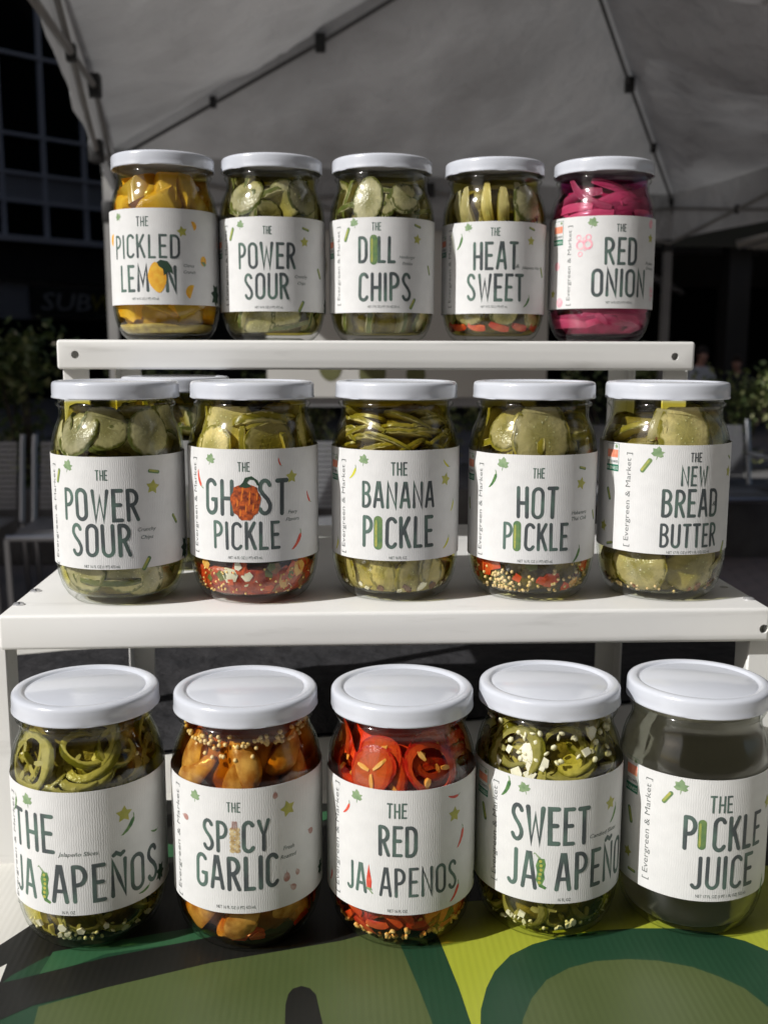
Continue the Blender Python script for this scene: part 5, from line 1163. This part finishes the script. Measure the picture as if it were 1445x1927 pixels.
# ------------------------------------------------------------------ plants
M['leaf1'] = mat('shrub_leaf', (0.08, 0.12, 0.035), (0.16, 0.20, 0.06), rough=0.5, scale=3, mixlo=.4, mixhi=.6, trans=0.25)
M['leaf2'] = mat('shrub_leaf_light', (0.28, 0.31, 0.12), (0.42, 0.42, 0.20), rough=0.5, scale=3, trans=0.3)
M['twig'] = mat('twig', (0.07, 0.05, 0.035), rough=0.8)
M['planter'] = mat('planter_concrete', (0.16, 0.155, 0.15), (0.11, 0.105, 0.10), rough=0.85, scale=6)
def shrub(x, y, h, w, seed, label, n=900, leaf=.05, base=.45, light=.3):
    rnd = random.Random(seed); r = empty('shrub', (x, y, 0)); tag(r, label, 'shrub', 'shrubs along the planter bed')
    b = MB(); lumps = [(rnd.uniform(-w, w) * .6, rnd.uniform(-w, w) * .4, base + (h - base) * rnd.uniform(.15, .9), rnd.uniform(.3, .55) * w) for _ in range(11)]
    for i in range(n):
        c = rnd.choice(lumps); d = Vector((rnd.gauss(0, 1), rnd.gauss(0, 1), rnd.gauss(0, 1))).normalized() * c[3] * rnd.uniform(.4, 1.12)
        p = Vector(c[:3]) + d; s = leaf * rnd.uniform(.6, 1.3)
        if p.z < base - .05: continue
        R_ = Euler((rnd.uniform(-1, 1), rnd.uniform(-1, 1), rnd.uniform(0, 6))).to_matrix()
        q = [R_ @ Vector(t) * s for t in ((-.5, 0, 0), (-.1, -.28, .05), (.5, 0, 0), (-.1, .28, .05))]
        b.add([p + t for t in q], [(0, 1, 2, 3)], 1 if rnd.random() < light else 0)
    b.build('foliage', [M['leaf1'], M['leaf2']], r)
    b = MB()
    for i in range(7):
        c = lumps[i]; b.tube([(c[0] * .15, c[1] * .15, base - .1), (c[0] * .6, c[1] * .6, (base + c[2]) / 2), (c[0], c[1], c[2])], [.014, .01, .004], 5)
    b.build('stems', M['twig'], r, True)
spots = [(-2.62, 6.5, 1.55, .5, 'dense shrub at the far left behind the bench'), (-1.86, 6.4, 1.36, .42, 'leafy shrub above the left bench with pale leaves'),
         (-1.2, 6.7, 1.2, .45, 'low shrub between the left bench and the tent post'), (-.2, 6.9, 1.35, .42, 'shrub seen between the second and third jars of the middle row'),
         (.55, 6.9, 1.30, .42, 'shrub behind the banner at the middle of the stand'), (1.15, 7.0, 1.28, .42, 'shrub seen between the third and fourth jars of the middle row'), (1.95, 7.0, 1.3, .42, 'shrub between the fourth and fifth jars of the middle row'),
         (2.75, 7.1, 1.08, .48, 'shrub right of the stand in front of the seated people'), (3.55, 7.0, 1.02, .45, 'lower shrub at the right edge of the photo')]
for i, (x, y, h, w, l) in enumerate(spots): shrub(x, y, h, w, 20 + i, l, n=1100 if x in (-2.62, -1.86, 2.75) else 800, leaf=.055 if i != 1 else .07, light=.3 if i not in (3, 5) else .5)
pl = MB().box((-5, 6.15, 0), (6.5, 7.6, .46)).build('planter', M['planter']); finish(pl, .02, 2); tag(pl, 'long low concrete planter bed behind the benches', 'planter')

# ------------------------------------------------------------------ buildings
M['facade'] = mat('grey_metal_cladding', (0.38, 0.38, 0.385), (0.44, 0.44, 0.445), rough=0.55, scale=.6)
M['mullion'] = mat('mullion_grey', (0.75, 0.75, 0.77), rough=0.45)
M['darkglass'] = mat('dark_window_glass', (0.006, 0.009, 0.010), rough=0.12, spec=0.12)
M['shop'] = mat('dark_shopfront', (0.022, 0.021, 0.020), (0.035, 0.033, 0.030), rough=0.7, scale=.8)
M['signbox'] = mat('sign_box_dark', (0.028, 0.026, 0.022), rough=0.6)
M['sign_w'] = mat('sign_letters_pale', (0.45, 0.44, 0.41), rough=0.6)
M['sign_y'] = mat('sign_letters_yellow', (0.36, 0.29, 0.03), rough=0.6)
RZB = math.atan2(.669, .743)
bl = empty('glass_building', (-7.869, 26.0, 0), RZB); tag(bl, 'dark glass office building with grey mullions and shops below, at the left', 'building')
# local: x along the facade, y into the building
pitch = 1.10
rows = [(2.95, 3.95, 'shop'), (3.95, 4.84, 'w'), (4.84, 5.50, 'band'), (5.50, 6.40, 'w'), (6.40, 8.25, 'w'), (8.25, 9.9, 'w'), (9.9, 10.8, 'band'), (10.8, 12.4, 'w'), (12.4, 14.2, 'w'), (14.2, 15.1, 'band'), (15.1, 17, 'w'), (17, 18.6, 'w')]
XA, XB = -28, 30
MB().box((XA, .25, 0), (XB, 14, 19.5)).build('wall', M['facade'], bl)
cols = [(-.03 + pitch * i) for i in range(-7, 9)]
for (z0, z1, k) in rows:
    if k == 'w':
        b = MB().box((0, .10, z0 + .04), (pitch - .10, .14, z1 - .04)).mesh('window'); b.materials.append(M['darkglass'])
        for x in cols: link('window', b, bl, loc=(x + .05, 0, 0))
    elif k == 'band':
        b = MB().box((.008, .06, z0 + .03), (pitch - .008, .16, z1 - .03)).mesh('cladding_panel'); b.materials.append(M['facade'])
        for x in cols: link('cladding_panel', b, bl, loc=(x, 0, 0))
    else: MB().box((XA, .06, z0), (XB, .2, z1)).build('shop_fascia', M['shop'], bl)
mu = MB().box((-.05, -.02, 3.95), (.05, .245, 19)).mesh('mullion'); mu.materials.append(M['mullion'])
for x in cols + [cols[-1] + pitch]: link('mullion', mu, bl, loc=(x, 0, 0))
for z in (3.95, 4.84, 5.50, 6.40, 8.25, 9.9, 10.8, 12.4, 14.2, 15.1, 17):
    MB().box((cols[0] - .05, -.03, z - .04), (cols[-1] + pitch + .05, .243, z + .04)).build('rail', M['mullion'], bl)
MB().box((cols[0] - .05, -.22, 3.86), (cols[-1] + pitch + .05, -.035, 4.0)).build('ledge', M['mullion'], bl)
MB().box((-11, .03, 0), (-.5, .24, 2.95)).build('shopfront', M['darkglass'], bl)
MB().box((-.48, .03, 0), (14, .24, 2.0)).build('shopfront', M['darkglass'], bl)
sg = empty('shop_sign', (-7.869, 26.0, 2.45), RZB); tag(sg, 'unlit shop sign with pale and yellow letters on the building at the left', 'sign')
MB().box((.50, -.16, -.33), (4.3, .02, .36)).build('sign_box', M['signbox'], sg)
for (t, x0, x1, mt) in (('SUB', .72, 2.06, 'sign_w'), ('WAY', 2.10, 3.65, 'sign_y')):
    v, f, w = text2d(t, .18); sx = (x1 - x0) / w; b = MB(); off = len(v)
    b.add([(x0 + p[0] * sx, -.20, -.22 + p[1] * .62) for p in v], f); b.add([(x0 + p[0] * sx, -.17, -.22 + p[1] * .62) for p in v], [q[::-1] for q in f])
    # letter edges
    ed = {}
    for q in f:
        for a, c in zip(q, q[1:] + q[:1]): ed[(a, c)] = ed.get((a, c), 0) + 1
    for (a, c) in ed:
        if (c, a) not in ed: b.f.append((a, a + off, c + off, c)); b.m.append(0)
    b.build('sign_letters', M[mt], sg)
M['bulb'], nt_, p_, o_ = newmat('warm_bulb'); p_.inputs['Emission Color'].default_value = (1, .85, .65, 1); p_.inputs['Emission Strength'].default_value = 0.5
sl = empty('string_lights', (-7.6, 24.5, 1.5)); tag(sl, 'short string of small lit bulbs in front of the dark shops at the left', 'string lights')
pts = [(-1.1 + .42 * i, .1 * i, .47 - .115 * i) for i in range(7)]
MB().tube([(p[0], p[1], p[2] + .05) for p in pts], .008, 4).build('cable', M['bracket'], sl)
for p in pts: MB().ball(p, .024, 0, 6).build('bulb', M['bulb'], sl, True)

# right: arcade with a dark ground floor
br = empty('arcade_building', (8, 17, 0)); tag(br, 'dark arcade building with a deep shaded ground floor, right of the tent', 'building')
MB().box((-10.8, 5, 0), (16, 12, 18)).build('wall', M['shop'], br)
MB().box((-10.8, -1, 3.3), (16, 4.98, 18)).build('upper_floors', M['facade'], br)
MB().box((-10.8, -1.2, 2.85), (16, -1.02, 3.28)).build('fascia', mat('fascia_olive', (0.05, 0.047, 0.03), rough=.7), br)
for x in (-10.7, -5.6, -1.8, 2.2, 6.2, 10.2): MB().box((x, -.95, 0), (x + .35, -.6, 3.28)).build('column', M['shop'], br)
for i in range(9):
    MB().box((-9 + i * 2.4, 4.86, .5), (-7 + i * 2.4, 4.98, 2.6)).build('window', M['darkglass'], br)
for i in range(4, 12):
    for z in (5, 8.2, 11.4):
        MB().box((-20 + i * 3, -1.12, z), (-18 + i * 3, -1.02, z + 1.9)).build('window', M['darkglass'], br)
for x in (-4, -1, 2): MB().tube([(x, -.9, 2.9), (x + 3.4, 4.8, 2.5)], .07, 6).build('ceiling_beam', M['mullion'], br, True)
aw = empty('sun_streak_parasol', (6.9, 14.2, 0)); tag(aw, 'cream parasol added for a bright streak of sun under the tent edge at the right', 'parasol')
M['cream'] = mat('cream_canvas', (0.62, 0.55, 0.42), rough=.8, trans=.3)  # invented parasol; its pale canvas stands in for a streak of sun
b = MB(); n = 8
b.add([(0, 0, 3.12)] + [(1.35 * cos(2 * pi * i / n), 1.35 * sin(2 * pi * i / n), 2.78) for i in range(n)], [(0, 1 + i, 1 + (i + 1) % n) for i in range(n)]); b.build('canopy', M['cream'], aw)
for i in range(n): MB().tube([(0, 0, 3.08), (1.33 * cos(2 * pi * i / n), 1.33 * sin(2 * pi * i / n), 2.76)], .012, 5).build('rib', M['alu'], aw)
MB().tube([(0, 0, 0), (0, 0, 3.15)], .025, 8).build('pole', M['alu'], aw, True); MB().lathe([(0, .08), (.25, .08), (.28, 0)], 16).build('base', M['planter'], aw)

# unseen building at the left, added so its shade lies over everything behind the table
lb = empty('added_shade_building', (-10.7, 0.0, 0)); tag(lb, 'tall building block added out of view at the left to shade the background', 'building')
V2 = [(0, 0), (-17.8, -9.0), (-26, 4), (-16, 16), (0, 16)]
n = len(V2); MB().add([(x, y, 0) for x, y in V2] + [(x, y, 26) for x, y in V2], [tuple(range(n))[::1], tuple(range(2 * n - 1, n - 1, -1))[::1]] + [(i, i + n, (i + 1) % n + n, (i + 1) % n) for i in range(n)]).build('wall', M['facade'], lb)
for i in range(7):
    for z in range(8): MB().box((.0, .8 + i * 2.7, .8 + z * 3.1), (.06, 2.8 + i * 2.7, 2.9 + z * 3.1)).build('window', M['darkglass'], lb)

M['brickwall'] = mat('brown_brick_wall', (0.16, 0.10, 0.075), (0.20, 0.13, 0.10), rough=0.85, scale=3)
kb = empty('added_dark_building', (10, -12, 0)); tag(kb, 'brown brick building added behind the camera to darken reflections and sky light', 'building')  # unseen block, added to darken the glass reflections and cut the sky light
MB().box((-21, -12, 0), (22, 0, 19)).build('wall', M['brickwall'], kb)
wm = MB().box((0, .01, 0), (1.6, .07, 2.0)).mesh('window'); wm.materials.append(M['darkglass'])
for i in range(14):
    for z in range(5): link('window', wm, kb, loc=(-20 + i * 3, 0, 1.2 + z * 3.4))

# ------------------------------------------------------------------ people far right
M['skin'] = mat('skin', (0.50, 0.26, 0.19), (0.56, 0.31, 0.23), rough=.5, scale=12)
M['jacket'] = mat('pale_grey_jacket', (0.66, 0.66, 0.66), (0.56, 0.56, 0.57), rough=.8, scale=8)
M['dark_top'] = mat('dark_clothes', (0.02, 0.02, 0.026), rough=.8)
M['hair'] = mat('dark_hair', (0.03, 0.02, 0.015), rough=.6)
def skinmesh(name, nodes, edges, m, parent, lv=2):
    me = bpy.data.meshes.new(name); me.from_pydata([n_[0] for n_ in nodes], edges, []); o = link(name, me, parent, mats=m)
    md = o.modifiers.new('s', 'SKIN'); sv = me.skin_vertices[0].data
    for i, n_ in enumerate(nodes): sv[i].radius = (n_[1], n_[2] if len(n_) > 2 else n_[1])
    sv[0].use_root = True; o.modifiers.new('u', 'SUBSURF').levels = lv; md.use_smooth_shade = True
    dg = bpy.context.evaluated_depsgraph_get(); dg.update(); new = bpy.data.meshes.new_from_object(o.evaluated_get(dg), depsgraph=dg)
    o.modifiers.clear(); new.name = name; o.data = new; new.polygons.foreach_set('use_smooth', [True] * len(new.polygons))
    if not len(new.materials): new.materials.append(m)
    return o
def person(x, y, rz, label, top, turn=0, s=1.0):
    c = empty('cafe_chair', (x, y, 0), rz); tag(c, 'dark chair under the person in ' + ('the pale jacket' if top == 'jacket' else 'dark clothes'), 'chair', 'dark chairs in the arcade')
    MB().box((-.21, -.21, .43), (.21, .21, .46)).build('seat', M['bracket'], c); MB().box((-.21, .19, .5), (.21, .215, .88)).build('backrest', M['bracket'], c)
    for a in (-.19, .19):
        for q in (-.19, .19): MB().tube([(a, q, 0), (a, q, .43)], .012, 6).build('leg', M['bracket'], c)
    p = empty('person', (x, y, 0), rz); tag(p, label, 'person')
    # faces -Y; seated
    nd = [((0, .05, .54), .13, .11), ((0, .06, .78), .12, .10), ((0, .05, .98), .14, .10), ((0, .04, 1.06), .07), ((0, .02, 1.11), .05), ((0, .0, 1.17), .075, .085), ((0, -.01, 1.26), .07, .085),
          ((-.17, .05, 1.0), .055), ((-.23, .0, .76), .042), ((-.15, -.22, .66), .034), ((-.13, -.30, .66), .036, .02),
          ((.17, .05, 1.0), .055), ((.23, .0, .76), .042), ((.15, -.22, .66), .034), ((.13, -.30, .66), .036, .02),
          ((-.10, -.02, .53), .085), ((-.12, -.42, .50), .06), ((-.12, -.44, .08), .042), ((-.12, -.56, .04), .04, .03),
          ((.10, -.02, .53), .085), ((.12, -.42, .50), .06), ((.12, -.44, .08), .042), ((.12, -.56, .04), .04, .03)]
    ed = [(0, 1), (1, 2), (2, 3), (3, 4), (4, 5), (5, 6), (2, 7), (7, 8), (8, 9), (9, 10), (2, 11), (11, 12), (12, 13), (13, 14), (0, 15), (15, 16), (16, 17), (17, 18), (0, 19), (19, 20), (20, 21), (21, 22)]
    skinmesh('body', nd, ed, M['skin'], p)
    jn = [((0, .05, .56), .15, .13), ((0, .06, .78), .14, .12), ((0, .05, .99), .155, .115), ((-.18, .05, 1.0), .07), ((-.24, 0, .76), .056), ((-.16, -.19, .67), .046), ((.18, .05, 1.0), .07), ((.24, 0, .76), .056), ((.16, -.19, .67), .046), ((0, .04, 1.05), .08)]
    skinmesh('jacket', jn, [(0, 1), (1, 2), (2, 3), (3, 4), (4, 5), (2, 6), (6, 7), (7, 8), (2, 9)], M[top], p)
    tn = [((0, .04, .53), .15, .12), ((-.10, -.02, .53), .10), ((-.12, -.42, .50), .075), ((-.12, -.44, .12), .058), ((.10, -.02, .53), .10), ((.12, -.42, .50), .075), ((.12, -.44, .12), .058)]
    skinmesh('trousers', tn, [(0, 1), (1, 2), (2, 3), (0, 4), (4, 5), (5, 6)], M['dark_top'], p)
    b = MB(); b.ball((0, .015, 1.265), .098, 0, 14, (.92, 1.05, 1.0)); h = b.build('hair', M['hair'], p, True)
    for vv in h.data.vertices:
        if vv.co.y < -.03 and vv.co.z < 1.30: vv.co.y = -.02
        if vv.co.z < 1.20: vv.co.z = 1.20
    b = MB()
    for sx in (-.03, .03): b.ball((sx, -.088, 1.235), .011, 0, 6)
    b.build('eyes', M['hair'], p, True)
    MB().ball((0, -.10, 1.205), .016, 0, 6, (.8, 1, 1.3)).build('nose', M['skin'], p, True)
    for sx in (-.078, .078): MB().ball((sx, .0, 1.21), .022, 0, 6, (.4, .8, 1.2)).build('ear', M['skin'], p, True)
    p.scale = (s, s, s)
person(5.46, 15.0, .35, 'person in a pale grey jacket sitting in the dark arcade at the right', 'jacket')
person(6.22, 15.6, -.5, 'person in dark clothes sitting in the dark arcade at the far right', 'dark_top', s=.90)
